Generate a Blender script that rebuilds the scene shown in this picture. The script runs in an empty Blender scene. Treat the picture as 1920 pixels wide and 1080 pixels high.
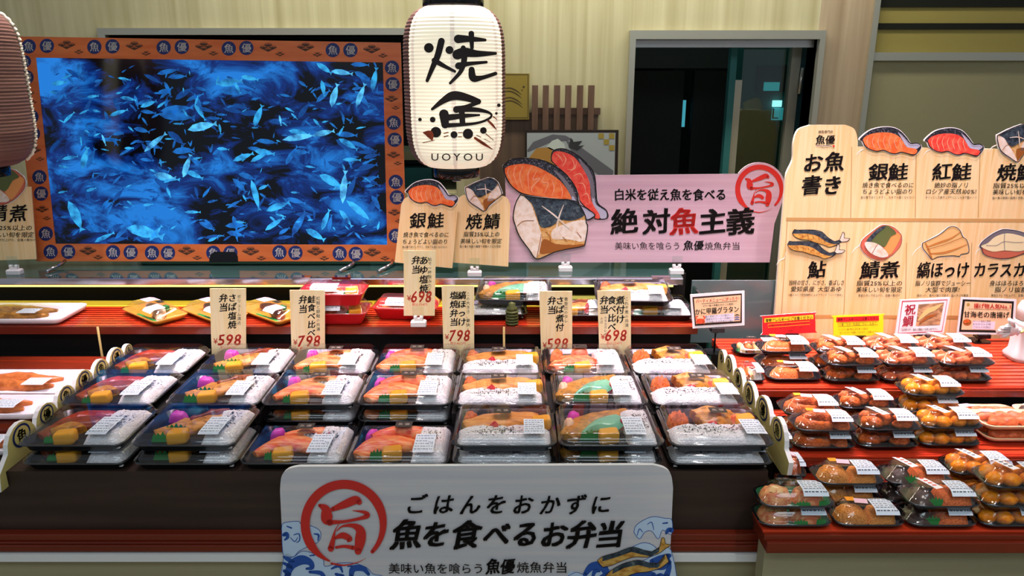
import bpy, bmesh, math, random
from mathutils import Vector, Matrix, noise as mnoise

rnd = random.Random(7)
SC = bpy.context.scene
COL = SC.collection

# ------------------------------------------------------------------ camera, world, lights, exposure
F, CX, CY = 1400.0, 960.0, 540.0
TH = math.radians(16.0)
CZ = 1.55
cam = bpy.data.cameras.new('camera')
cam.sensor_width = 36.0
cam.lens = F / 1920.0 * 36.0
cam_o = bpy.data.objects.new('camera', cam)
cam_o.location = (0, 0, CZ)
cam_o.rotation_euler = (math.pi / 2 - TH, 0, 0)
COL.objects.link(cam_o)
SC.camera = cam_o
SC.view_settings.view_transform = 'Standard'
SC.view_settings.look = 'None'
SC.view_settings.gamma = 1.0
SC.view_settings.use_curve_mapping = False
SC.view_settings.exposure = 0.25
SC.cycles.transparent_max_bounces = 24
SC.cycles.max_bounces = 8

world = bpy.data.worlds.new('world')
SC.world = world
world.use_nodes = True
world.node_tree.nodes['Background'].inputs[0].default_value = (0.80, 0.90, 1.0, 1)
world.node_tree.nodes['Background'].inputs[1].default_value = 0.24


def area(name, loc, target, size, size_y, power, color, spread=180):
    l = bpy.data.lights.new(name, 'AREA')
    l.shape = 'RECTANGLE'
    l.size, l.size_y, l.energy, l.color = size, size_y, power, color
    l.spread = math.radians(spread)
    o = bpy.data.objects.new(name, l)
    o.location = loc
    d = Vector(target) - Vector(loc)
    o.rotation_euler = d.to_track_quat('-Z', 'Y').to_euler()
    COL.objects.link(o)
    return o


def spot(name, loc, target, power, color, angle=40, radius=0.03, blend=0.6):
    l = bpy.data.lights.new(name, 'SPOT')
    l.energy, l.color, l.spot_size, l.spot_blend, l.shadow_soft_size = power, color, math.radians(angle), blend, radius
    o = bpy.data.objects.new(name, l)
    o.location = loc
    d = Vector(target) - Vector(loc)
    o.rotation_euler = d.to_track_quat('-Z', 'Y').to_euler()
    COL.objects.link(o)
    return o


PINK = (1.0, 0.76, 0.86)
COOL = (0.74, 0.91, 1.0)
area('aisle_ceiling_light', (0.0, -0.6, 3.0), (0, 1.3, 0.8), 3.2, 0.8, 24, COOL)
area('case_light', (-0.25, 2.06, 2.45), (-0.25, 1.99, 0.8), 2.3, 0.10, 11, PINK, 42)
area('case_light', (1.10, 2.0, 2.45), (1.10, 1.93, 0.8), 1.0, 0.10, 8, PINK, 42)
area('unseen_kitchen_light', (0.1, 2.75, 2.6), (0.1, 3.2, 1.2), 2.8, 0.15, 27, (1.0, 0.98, 0.80))
area('unseen_kitchen_light', (0.9, 3.9, 2.9), (0.9, 3.9, 0), 0.8, 0.3, 8.0, (0.6, 0.95, 1.0))  # unseen lamp added to brighten the room behind the doorway
for i in range(7):
    x = -1.2 + 0.42 * i
    spot('ceiling_or_added_spotlight', (x, 1.0, 2.75), (x * 0.97, 2.0, 0.9), 36, (1.0, 0.86, 0.82), 27)
    spot('aisle_spotlight', (x, 0.15, 2.95), (x, 1.2, 0.7), 2, (0.85, 0.95, 1.0), 40, .04)


for x in (0.75, 1.25):
    spot('ceiling_or_added_spotlight', (x, 0.55, 2.75), (x - .02, 1.45, 0.7), 24, (1.0, 0.93, 0.88), 27)  # extra spots added to brighten the lower packs at the right


# ------------------------------------------------------------------ pixel rays
def ray(px, py):
    v = (CY - py) / F
    return Vector(((px - CX) / F, math.cos(TH) + v * math.sin(TH), -math.sin(TH) + v * math.cos(TH)))


CAM = Vector((0, 0, CZ))


def at(px, py, Y):
    r = ray(px, py)
    return CAM + r * (Y / r.y)


def atz(px, py, z):
    r = ray(px, py)
    return CAM + r * ((z - CZ) / r.z)


def atx(px, py, x):
    r = ray(px, py)
    return CAM + r * (x / r.x)


# ------------------------------------------------------------------ materials
def lin(h):
    h = h.lstrip('#')
    c = [int(h[i:i + 2], 16) / 255 for i in (0, 2, 4)]
    return tuple(x / 12.92 if x <= 0.04045 else ((x + 0.055) / 1.055) ** 2.4 for x in c) + (1,)


MATS = {}


def base(name, hexc, rough=0.6, metal=0.0, spec=0.3, emit=0.0):
    m = bpy.data.materials.new(name)
    m.use_nodes = True
    b = m.node_tree.nodes['Principled BSDF']
    b.inputs['Base Color'].default_value = lin(hexc)
    b.inputs['Roughness'].default_value = rough
    b.inputs['Metallic'].default_value = metal
    b.inputs['Specular IOR Level'].default_value = spec
    if emit:
        b.inputs['Emission Color'].default_value = lin(hexc)
        b.inputs['Emission Strength'].default_value = emit
    MATS[name] = m
    return m


def tex(name, c1, c2, scale=(20, 20, 20), lo=0.35, hi=0.65, detail=4, rough=0.55, bump=0.0, spec=0.3, c3=None, dist=0.0, emit=0.0, metal=0.0):
    m = base(name, c1, rough, metal, spec)
    nt = m.node_tree
    N, L = nt.nodes.new, nt.links.new
    b = nt.nodes['Principled BSDF']
    tc = N('ShaderNodeTexCoord')
    mp = N('ShaderNodeMapping')
    mp.inputs['Scale'].default_value = scale
    nz = N('ShaderNodeTexNoise')
    nz.inputs['Scale'].default_value = 1.0
    nz.inputs['Detail'].default_value = detail
    nz.inputs['Distortion'].default_value = dist
    rp = N('ShaderNodeValToRGB')
    rp.color_ramp.elements[0].position = lo
    rp.color_ramp.elements[0].color = lin(c1)
    rp.color_ramp.elements[1].position = hi
    rp.color_ramp.elements[1].color = lin(c2)
    if c3:
        e = rp.color_ramp.elements.new(min(0.99, hi + (hi - lo) * 0.6))
        e.color = lin(c3)
    L(tc.outputs['Object'], mp.inputs[0])
    L(mp.outputs[0], nz.inputs['Vector'])
    L(nz.outputs['Fac'], rp.inputs[0])
    L(rp.outputs[0], b.inputs['Base Color'])
    if emit:
        L(rp.outputs[0], b.inputs['Emission Color'])
        b.inputs['Emission Strength'].default_value = emit
    if bump:
        bp = N('ShaderNodeBump')
        bp.inputs['Strength'].default_value = bump
        bp.inputs['Distance'].default_value = 0.004
        L(nz.outputs['Fac'], bp.inputs['Height'])
        L(bp.outputs[0], b.inputs['Normal'])
    return m


def clear(name, tint, refl=0.06, edge=0.55, rough=0.06, gloss='#ffffff'):
    m = bpy.data.materials.new(name)
    m.use_nodes = True
    nt = m.node_tree
    nt.nodes.clear()
    N, L = nt.nodes.new, nt.links.new
    out = N('ShaderNodeOutputMaterial')
    mix = N('ShaderNodeMixShader')
    tr = N('ShaderNodeBsdfTransparent')
    tr.inputs[0].default_value = lin(tint)
    gl = N('ShaderNodeBsdfGlossy')
    gl.inputs[0].default_value = lin(gloss)
    gl.inputs['Roughness'].default_value = rough
    lw = N('ShaderNodeLayerWeight')
    lw.inputs[0].default_value = 0.5
    pw = N('ShaderNodeMath')
    pw.operation = 'POWER'
    pw.inputs[1].default_value = 4.0
    ma = N('ShaderNodeMath')
    ma.operation = 'MULTIPLY_ADD'
    ma.inputs[1].default_value = edge
    ma.inputs[2].default_value = refl
    L(lw.outputs['Facing'], pw.inputs[0])
    L(pw.outputs[0], ma.inputs[0])
    L(ma.outputs[0], mix.inputs[0])
    L(tr.outputs[0], mix.inputs[1])
    L(gl.outputs[0], mix.inputs[2])
    L(mix.outputs[0], out.inputs[0])
    MATS[name] = m
    return m


# plain paints
for n, h, r in [
    ('ink', '#1b1413', .6), ('red_ink', '#d8322b', .5), ('price_red', '#f2503f', .5), ('white_paper', '#f6f4f3', .5),
    ('label_white', '#e2ebf5', .45), ('label_ink', '#7d879c', .6), ('black_plastic', '#121316', .25), ('white_plastic', '#eceae8', .3),
    ('sign_white', '#ece6e6', .4), ('navy', '#1c2b66', .5), ('badge_white', '#f2ece6', .5), ('pattern_brown', '#4a3022', .6),
    ('leaf_green', '#138a34', .4), ('omelette', '#f2a81c', .5), ('pickle_pink', '#c93aa6', .45), ('ume_red', '#d02a34', .35),
    ('sesame_black', '#20201f', .6), ('nori_tag', '#2e251f', .6), ('tag_mark', '#8d8378', .6), ('orange_sticker', '#f2a01c', .4), ('tray_gold', '#c98a28', .35),
    ('pink_sticker', '#f3d3de', .45), ('pink_ink', '#d8407a', .5), ('sticker_grey', '#55555c', .5), ('sal_dummy', '#30323c', .5), ('sal_silver', '#b9b8cc', .5),
    ('sal_line', '#f7b08c', .5), 
    ('mack_brown', '#9c5a22', .5), ('sim_red', '#d9705c', .5), ('sim_green', '#5d6a3a', .5), ('sim_orange', '#e9a05a', .5),
    ('ayu_dummy', '#d9a04e', .5), ('hokke_tan', '#eec07c', .5), ('hokke_edge', '#c9823e', .5), ('karei_flesh', '#efe3b4', .5),
    ('karei_skin', '#78747c', .5), ('karei_belly', '#c46a50', .5), ('board_line', '#c59a58', .6), ('board_shadow', '#c79a5c', .6), ('arc_white', '#fff6e2', .5),
    ('wave_blue', '#2c56a8', .5), ('wave_pale', '#c9dcf2', .5), ('pop_red', '#e8282c', .25), ('pop_yellow', '#f2dd22', .3), ('pop_orange', '#f6c62a', .4),
    ('pop_tan', '#f0c79a', .5), ('pop_frame', '#3a221c', .5), ('pop_black', '#16140f', .5), ('pop_lilac', '#e6dcea', .5), ('crab_red', '#e2502c', .5),
    ('ad_red', '#c3203c', .5), ('grille', '#b9b9bf', .5), ('glove_line', '#2a2a33', .5), ('gold_panel', '#8f7a34', .45), ('gold_line', '#4a3a1e', .5),
    ('picture_grey', '#a9aeb0', .6), ('bamboo_grey', '#6a6870', .6), ('picture_gold', '#b98742', .6), ('picture_white', '#cfd6cf', .6), ('picture_dark', '#38383a', .6),
    ('picture_checker', '#a58d3e', .6), ('dark_frame', '#2c201c', .45), ('dark_wood', '#4a382e', .6), ('beige_panel', '#98916f', .7), ('yellow_panel', '#9a8b4b', .7),
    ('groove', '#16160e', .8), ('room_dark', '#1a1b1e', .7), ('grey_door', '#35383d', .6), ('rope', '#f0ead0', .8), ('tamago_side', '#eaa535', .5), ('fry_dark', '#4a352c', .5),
    ('dark_panel', '#0e0a09', .7), ('green_tray', '#1e6b3c', .35), ('foam_white', '#f3eaee', .5), ('foam_tan', '#e8c49c', .5), ('red_tray', '#c81f24', .25),
    ('lilac_sticker', '#c9b7cf', .5), ('yellow_end', '#d9c87a', .6), ('post_tan', '#a8935a', .5), ('coil_green', '#4b5027', .5), ('egg_white', '#f4efe6', .4), ('teal_case', '#2f6d6d', .6), ('eye_pale', '#bcd0cc', .5)]:
    base(n, h, r)
base('steel', '#c4c0bc', .25, .7)
base('brushed_steel', '#b4b1a4', .35, .6)
base('chrome', '#cfc8d0', .12, 1.0)
base('gloss_black', '#0a0a0c', .12)
base('led_yellow', '#fff27a', .5, emit=1.6)
base('led_reflection', '#e0c03a', .4, emit=0.45)
base('teal_glow', '#4fb8cc', .6, emit=0.55)
base('white_glow', '#bff0ff', .6, emit=2.0)
base('blue_glow', '#7fc4f0', .5, emit=0.25)
base('canopy_glass', '#2f4a44', .06, 0, .6)
base('back_glass', '#5d7272', .12, 0, .5)
base('door_glass', '#28454c', .15, 0, .4)
# grain and food
tex('wall_wood', '#aea37c', '#ccc3a0', (24, 1, 0.7), .3, .7, 6, .6, dist=.5)
tex('pillar_wood', '#9d866c', '#bda88e', (22, 1, 0.7), .3, .7, 6, .6, dist=.5)
tex('base_wood', '#9c9272', '#b3a985', (1.2, 1, 22), .3, .7, 5, .55)
tex('riser_wood', '#33251f', '#43322a', (2, 2, 30), .3, .7, 4, .45)
tex('board_wood', '#eec98a', '#f4d9a6', (70, 2.2, 1), .38, .6, 3, .5, c3='#e3b866')
tex('card_wood', '#f8dfa6', '#fbeabf', (90, 3, 1), .38, .62, 3, .5, c3='#ecc98c')
tex('sign_wood', '#cfa9b8', '#dab9c4', (1.5, 60, 1), .35, .65, 3, .45)
tex('lower_sign_wood', '#cfcbd0', '#dcd5d4', (1.5, 60, 1), .35, .65, 3, .4)
tex('frame_wood', '#c8622e', '#d97a44', (5, 40, 1), .3, .7, 4, .35)
tex('partition_wood', '#57443a', '#6d5747', (40, 4, 1.5), .3, .7, 4, .6)
tex('slat_wood', '#5d4436', '#75584a', (30, 30, 5), .3, .7, 4, .6)
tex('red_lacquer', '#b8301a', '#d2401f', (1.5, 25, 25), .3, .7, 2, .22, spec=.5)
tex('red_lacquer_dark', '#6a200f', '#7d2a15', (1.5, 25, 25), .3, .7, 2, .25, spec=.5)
tex('rice', '#f7f5f2', '#ded9d4', (260, 260, 260), .35, .75, 2, .5, .9)
tex('salmon', '#ee6420', '#f8a564', (30, 190, 60), .42, .62, 3, .4, .5, dist=.4)
tex('salmon_red', '#ec5020', '#f6935a', (40, 190, 60), .42, .62, 3, .38, .5, dist=.4)
tex('grilled', '#d9963f', '#8a5220', (60, 110, 60), .42, .68, 5, .4, .5)
tex('hokke', '#e09a4c', '#b8682a', (30, 120, 50), .42, .7, 5, .38, .4)
tex('broiled', '#8e3f22', '#5e2818', (50, 90, 50), .4, .7, 4, .28, .4)
tex('broiled_red', '#b03a22', '#7a251a', (50, 90, 50), .4, .7, 4, .25, .4)
tex('simmered', '#c98a32', '#7e4e1c', (60, 100, 50), .4, .7, 4, .3, .4)
tex('crumb', '#f2a040', '#d07624', (300, 300, 300), .38, .66, 4, .6, 1.0)
tex('crumb_orange', '#ee7a30', '#cc541c', (260, 260, 260), .38, .66, 4, .55, 1.0)
tex('ball_fry', '#f09018', '#d87412', (120, 120, 120), .4, .65, 3, .35, .4)
tex('karaage', '#e8722c', '#b04a18', (160, 160, 160), .38, .66, 4, .45, 1.0)
tex('bacon', '#f0aa6c', '#d8683a', (40, 160, 90), .4, .62, 4, .35, .4)
tex('prawn', '#e97a46', '#c4522c', (80, 140, 80), .4, .65, 4, .4, .6)
tex('fishcake', '#e6c4a4', '#d39a6a', (40, 40, 40), .4, .7, 3, .35)
tex('sashimi_fish', '#dd7e3c', '#a8541f', (50, 60, 60), .4, .66, 4, .3, .4)
tex('radish', '#eee9e4', '#d9d2cb', (200, 200, 200), .4, .65, 3, .5, .6)
tex('ad_photo', '#8a6a4a', '#d0a878', (25, 60, 1), .4, .62, 5, .4, c3='#5a4236', dist=1.0)
tex('sal_flesh', '#f0662e', '#f58a4c', (60, 60, 60), .4, .62, 3, .5)
tex('sal_flesh_red', '#ea3f34', '#f0644c', (60, 60, 60), .4, .62, 3, .5)
tex('mack_dark', '#1d2632', '#46555f', (90, 90, 90), .35, .62, 5, .5, c3='#7f8a78', dist=.6)
tex('mack_white', '#f3e6d8', '#e2c8ac', (60, 60, 60), .4, .7, 4, .5, dist=.5)
tex('mack_gold', '#e2b878', '#cf9148', (80, 80, 80), .4, .62, 5, .5, c3='#9a5a24', dist=.8)
tex('sal_skin', '#23252e', '#4a4c56', (220, 220, 220), .45, .6, 3, .5, c3='#8d8f96')
tex('ayu_gold', '#dfae58', '#b97a30', (70, 120, 70), .4, .66, 4, .5)
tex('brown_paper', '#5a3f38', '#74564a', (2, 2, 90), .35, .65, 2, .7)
clear('lid_clear', '#fbfbff', .07, .65, .045)
clear('film_clear', '#fbfbff', .03, .4, .12)
clear('acrylic', '#f4fbfa', .06, .5, .05)
clear('glass_green', '#c4dcd4', .06, .7, .03)
base('leaf_sheet', '#6fbf98', .2, 0, .5)


# ------------------------------------------------------------------ mesh builder
class MB:
    def __init__(self):
        self.v, self.f = [], []

    def face(self, ids, mat, smooth=False):
        self.f.append((tuple(ids), mat, smooth))

    def add(self, vs):
        i = len(self.v)
        self.v.extend([Vector(p) for p in vs])
        return i

    def box(self, x0, x1, y0, y1, z0, z1, mat):
        i = self.add([(x0, y0, z0), (x1, y0, z0), (x1, y1, z0), (x0, y1, z0), (x0, y0, z1), (x1, y0, z1), (x1, y1, z1), (x0, y1, z1)])
        for q in ((0, 3, 2, 1), (4, 5, 6, 7), (0, 1, 5, 4), (1, 2, 6, 5), (2, 3, 7, 6), (3, 0, 4, 7)):
            self.face([i + k for k in q], mat)
        return self

    def loft(self, rings, mat, cap0=False, cap1=False, smooth=True):
        n = len(rings[0])
        ids = [self.add(r) for r in rings]
        for a, b in zip(ids, ids[1:]):
            for k in range(n):
                self.face((a + k, a + (k + 1) % n, b + (k + 1) % n, b + k), mat, smooth)
        if cap0:
            self.face([ids[0] + k for k in reversed(range(n))], mat)
        if cap1:
            self.face([ids[-1] + k for k in range(n)], mat)
        return self

    def prism(self, pts, z0, z1, mat, side=None):
        a = self.add([(p[0], p[1], z0) for p in pts])
        b = self.add([(p[0], p[1], z1) for p in pts])
        n = len(pts)
        ar = sum(pts[k][0] * pts[(k + 1) % n][1] - pts[(k + 1) % n][0] * pts[k][1] for k in range(n))
        o = list(range(n)) if ar > 0 else list(reversed(range(n)))
        self.face([b + k for k in o], mat)
        self.face([a + k for k in reversed(o)], mat)
        for q in range(n):
            k, l = o[q], o[(q + 1) % n]
            self.face((a + k, a + l, b + l, b + k), side or mat)
        return self

    def blob(self, c, r, mat, nz=0.0, seg=10, rings=6, freq=60, flat=0.0):
        c = Vector(c)
        seed = rnd.random() * 50
        vs = []
        for i in range(rings + 1):
            t = math.pi * i / rings
            for j in range(seg):
                p = 2 * math.pi * j / seg
                d = Vector((math.sin(t) * math.cos(p), math.sin(t) * math.sin(p), math.cos(t)))
                q = Vector((d.x * r[0], d.y * r[1], d.z * r[2]))
                if nz:
                    q *= 1 + nz * mnoise.noise((q + Vector((seed, 0, 0))) * freq)
                if flat and q.z < -flat * r[2]:
                    q.z = -flat * r[2]
                vs.append(c + q)
        i0 = self.add(vs)
        for i in range(rings):
            for j in range(seg):
                a, b = i0 + i * seg + j, i0 + i * seg + (j + 1) % seg
                self.face((a, a + seg, b + seg, b), mat, True)
        return self

    def sweep(self, pts, hw, hh, z, mat, n=9, nz=0.0, ridge=0.0):
        """a fillet: a spine of (x, y), half width and height at each point, flat underside"""
        pts = smooth_line(pts, 4)
        m = len(pts)
        rings = []
        seed = rnd.random() * 30
        for k, p in enumerate(pts):
            t = k / (m - 1)
            a, b = pts[max(0, k - 1)], pts[min(m - 1, k + 1)]
            d = Vector((b[0] - a[0], b[1] - a[1]))
            d.normalize()
            nx, ny = -d.y, d.x
            w, h = interp(hw, t), interp(hh, t)
            ring = []
            for j in range(n):
                s = math.pi * j / (n - 1)
                u, q = math.cos(s), math.sin(s) ** 0.7
                hz = h * q * (1 - ridge * math.exp(-(u * 4) ** 2))
                x, y = p[0] + nx * w * u, p[1] + ny * w * u
                if nz:
                    hz *= 1 + nz * mnoise.noise(Vector((x * 90 + seed, y * 90, 0)))
                ring.append((x, y, z + hz))
            rings.append(ring)
        self.loft(rings, mat, True, True)
        return self

    def puff(self, pts, z, h, mat, rings=4, nz=0.0, freq=120, power=0.5):
        pts = [Vector((p[0], p[1], 0)) for p in pts]
        n = len(pts)
        c = sum(pts, Vector()) / n
        seed = rnd.random() * 40
        rs = []
        for i in range(rings + 1):
            s = 1 - i / (rings + 0.6)
            hh = h * (1 - s ** 3) ** power if i else 0
            ring = []
            for p in pts:
                q = c + (p - c) * s
                k = 1 + nz * mnoise.noise(Vector((q.x * freq + seed, q.y * freq, i * 2.0))) if i else 1
                ring.append((q.x, q.y, z + hh * k))
            rs.append(ring)
        self.loft(rs, mat, False, True)
        return self

    def tube(self, pts, r, mat, n=8):
        pts = [Vector(p) for p in pts]
        rings = []
        for k, p in enumerate(pts):
            d = (pts[min(k + 1, len(pts) - 1)] - pts[max(0, k - 1)]).normalized()
            u = d.cross(Vector((0, 0, 1)))
            if u.length < 1e-3:
                u = d.cross(Vector((0, 1, 0)))
            u.normalize()
            w = u.cross(d)
            rr = r[k] if isinstance(r, (list, tuple)) else r
            rings.append([p + (u * math.cos(2 * math.pi * j / n) + w * math.sin(2 * math.pi * j / n)) * rr for j in range(n)])
        self.loft(rings, mat, True, True)
        return self

    def lathe(self, prof, mat, c=(0, 0, 0), n=32, cap=True):
        rings = [[(c[0] + r * math.cos(2 * math.pi * j / n), c[1] + r * math.sin(2 * math.pi * j / n), c[2] + z) for j in range(n)] for r, z in prof]
        self.loft(rings, mat, cap, cap)
        return self

    def build(self, name, parent=None, bevel=0.0):
        me = bpy.data.meshes.new(name)
        names = []
        for _, m, _s in self.f:
            if m not in names:
                names.append(m)
        me.from_pydata([tuple(p) for p in self.v], [], [f[0] for f in self.f])
        for n in names:
            me.materials.append(MATS[n])
        for p, (ids, m, s) in zip(me.polygons, self.f):
            p.material_index = names.index(m)
            p.use_smooth = s
        me.update()
        o = bpy.data.objects.new(name, me)
        COL.objects.link(o)
        if parent:
            o.parent = parent
        if bevel:
            bv = o.modifiers.new('bevel', 'BEVEL')
            bv.width, bv.segments, bv.limit_method = bevel, 2, 'ANGLE'
        return o


def interp(a, t):
    if not isinstance(a, (list, tuple)):
        return a
    f = t * (len(a) - 1)
    i = min(int(f), len(a) - 2)
    return a[i] + (a[i + 1] - a[i]) * (f - i)


def smooth_line(pts, k=5, closed=False):
    P = [tuple(p) for p in pts]
    n = len(P)
    if n < 3 and not closed:
        return P
    out = []
    for i in range(n if closed else n - 1):
        g = (lambda j: P[j % n]) if closed else (lambda j: P[max(0, min(n - 1, j))])
        a, b, c, d = g(i - 1), g(i), g(i + 1), g(i + 2)
        for s in range(k):
            t = s / k
            out.append(tuple(0.5 * (2 * b[q] + (c[q] - a[q]) * t + (2 * a[q] - 5 * b[q] + 4 * c[q] - d[q]) * t * t + (3 * b[q] - a[q] - 3 * c[q] + d[q]) * t ** 3) for q in range(len(b))))
    if not closed:
        out.append(P[-1])
    return out


def rrect(w, d, r, z, n=5, cx=0, cy=0):
    out = []
    for sx, sy, a0 in ((1, -1, -90), (1, 1, 0), (-1, 1, 90), (-1, -1, 180)):
        for k in range(n):
            a = math.radians(a0 + 90 * k / (n - 1))
            out.append((cx + sx * (w / 2 - r) + r * math.cos(a), cy + sy * (d / 2 - r) + r * math.sin(a), z))
    return out


def tag(o, label=None, cat=None, group=None, kind=None):
    for k, v in (('label', label), ('category', cat), ('group', group), ('kind', kind)):
        if v:
            o[k] = v
    return o


def thing(name, label, cat, loc=(0, 0, 0), rz=0.0, group=None):
    o = bpy.data.objects.new(name, None)
    o.empty_display_size = 0.02
    o.location = loc
    o.rotation_euler = (0, 0, rz)
    COL.objects.link(o)
    return tag(o, label, cat, group)


def dup(o, parent=None):
    c = o.copy()
    COL.objects.link(c)
    if parent:
        c.parent = parent
    for ch in list(o.children):
        dup(ch, c)
    return c


# ------------------------------------------------------------------ lettering
GL = {}


def glyph(ch, bold=0.0, res=2):
    k = (ch, bold, res)
    if k not in GL:
        cu = bpy.data.curves.new('glyph', 'FONT')
        cu.body = ch
        cu.size = 1
        cu.resolution_u = res
        o = bpy.data.objects.new('glyph', cu)
        me = bpy.data.meshes.new_from_object(o)
        vs = [(v.co.x, v.co.y) for v in me.vertices]
        fs = [tuple(p.vertices) for p in me.polygons]
        if bold:
            q = bold * .62
            qk = [1 + .55 * mnoise.noise(Vector((x * 3.1, y * 3.1, ord(ch) * .37))) for x, y in vs]
            n0, v0, f0 = len(vs), list(vs), list(fs)
            for j, (dx, dy) in enumerate(((q, q * .6), (-q, q * .6), (q, -q * .6), (-q, -q * .6))):
                vs += [(x + dx * k, y + dy * k) for (x, y), k in zip(v0, qk)]
                fs += [tuple(i + n0 * (j + 1) for i in f) for f in f0]
        bpy.data.objects.remove(o)
        bpy.data.curves.remove(cu)
        bpy.data.meshes.remove(me)
        wide = ord(ch) > 0x2000
        adv = 1.0 if wide else (max([p[0] for p in vs], default=.3) + 0.08)
        GL[k] = (vs, fs, adv)
    return GL[k]


class Sign:
    """a flat printed board: its outline, lettering and pictures are given where the photograph shows them, on the board's own plane"""

    def __init__(s, name, label, cat, px, py, Y, lean=0, yaw=0, th=0.006, group=None):
        s.O = at(px, py, Y)
        a, y = math.radians(lean), math.radians(yaw)
        s.u = Vector((math.cos(y), math.sin(y), 0))
        back = Vector((-math.sin(y), math.cos(y), 0))
        s.v = (Vector((0, 0, 1)) * math.cos(a) + back * math.sin(a)).normalized()
        s.w = s.u.cross(s.v)
        s.th = th
        s.root = bpy.data.objects.new(name, None)
        s.root.empty_display_size = .02
        COL.objects.link(s.root)
        M = Matrix((s.u, s.v, s.w)).transposed().to_4x4()
        M.translation = s.O
        s.root.matrix_world = M
        tag(s.root, label, cat, group)
        s.parts = {}

    def l(s, x, y):
        r = ray(x, y)
        t = (s.O - CAM).dot(s.w) / r.dot(s.w)
        p = CAM + r * t - s.O
        return p.dot(s.u), p.dot(s.v)

    def mb(s, part):
        return s.parts.setdefault(part, MB())

    def board(s, pts, mat, side=None, part='board', z0=None, z1=0.0):
        s.mb(part).prism([s.l(*p) for p in pts], -s.th if z0 is None else z0, z1, mat, side)

    def poly(s, pts, mat, layer, part='picture', smooth=0):
        if smooth:
            pts = smooth_line(pts, smooth, True)
        b = s.mb(part)
        q = [s.l(*p) for p in pts]
        n = len(q)
        if sum(q[k][0] * q[(k + 1) % n][1] - q[(k + 1) % n][0] * q[k][1] for k in range(n)) < 0:
            q.reverse()
        i = b.add([(x, y, layer * .0004) for x, y in q])
        b.face([i + k for k in range(n)], mat)

    def stroke(s, pts, wid, mat, layer, part='picture', k=5):
        """a brush stroke: widths along its points, in pixels, with round ends"""
        if not isinstance(wid, (list, tuple)):
            wid = [wid] * len(pts)
        q = smooth_line([(p[0], p[1], w) for p, w in zip(pts, wid)], k)
        b = s.mb(part)
        L = []
        for i, (x, y, w) in enumerate(q):
            a, c = q[max(0, i - 1)], q[min(len(q) - 1, i + 1)]
            dx, dy = c[0] - a[0], c[1] - a[1]
            d = math.hypot(dx, dy) or 1
            L.append((x, y, -dy / d * abs(w) / 2, dx / d * abs(w) / 2))
        ids = [b.add([(*s.l(x + nx, y + ny), layer * .0004), (*s.l(x - nx, y - ny), layer * .0004)]) for x, y, nx, ny in L]
        for a, c in zip(ids, ids[1:]):
            b.face((a, c, c + 1, a + 1), mat)
        for e in (0, -1):
            x, y, w = q[e]
            if abs(w) > 1.5:
                s.dot(x, y, abs(w) / 2, mat, layer, part)

    def dot(s, x, y, r, mat, layer, part='picture', ry=None, n=14):
        s.poly([(x + r * math.cos(2 * math.pi * k / n), y + (ry or r) * math.sin(2 * math.pi * k / n)) for k in range(n)], mat, layer, part)

    def text(s, t, cx, cy, size, mat, layer=2, part='lettering', sp=1.0, vert=False, bold=0.0, shear=0.0, xs=1.0, rot=0.0, width=None, res=2, br=None):
        b = s.mb(part)
        br = shear > 0 if br is None else br
        gs = [glyph(c, bold, res) if c not in ' \u3000' else ([], [], .5) for c in t]
        adv = [g[2] * size * sp * xs for g in gs]
        if width:
            k = width / sum(adv)
            adv = [a * k for a in adv]
            xs *= k
        tot = sum(adv) if not vert else size * sp * len(t)
        pos = -tot / 2
        cr, sr = math.cos(math.radians(rot)), math.sin(math.radians(rot))
        for ch, g, a in zip(t, gs, adv):
            vs, fs, gw = g
            if vert:
                ox, oy = 0, pos + size * sp / 2
                pos += size * sp
            else:
                ox, oy = pos + a / 2, 0
                pos += a
            pts = []
            for x, y in vs:
                X, Yy = (x - gw / 2 + .02), (.38 - y)
                if vert and ch in 'ー〜':
                    X, Yy = -Yy, X
                if br:
                    nv = mnoise.noise_vector(Vector((x * 3.4, y * 3.4, ord(ch) * .61)))
                    X, Yy = X + nv.x * .035, Yy + nv.y * .035 - X * .09
                X = X * size * xs - shear * Yy * size
                Yy *= size
                X, Yy = X + ox, Yy + oy
                pts.append((*s.l(cx + X * cr - Yy * sr, cy + X * sr + Yy * cr), layer * .0004))
            i = b.add(pts)
            for f in fs:
                b.face([i + k for k in f], mat)

    def done(s):
        for n, b in s.parts.items():
            if b.f:
                b.build(n.split('#')[0], s.root)
        return s.root


def vbox(mb, x0, y0, x1, y1, Y, dep, mat):
    """an upright box whose front face fills this stretch of the view at distance Y"""
    ym = (y0 + y1) / 2
    a, b = at(x0, ym, Y), at(x1, ym, Y)
    t, d = at((x0 + x1) / 2, y0, Y), at((x0 + x1) / 2, y1, Y)
    mb.box(a.x, b.x, Y, Y + dep, d.z, t.z, mat)
    return mb


def struct(name, mb, bevel=0):
    o = mb.build(name, None, bevel)
    o['kind'] = 'structure'
    return o

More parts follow.
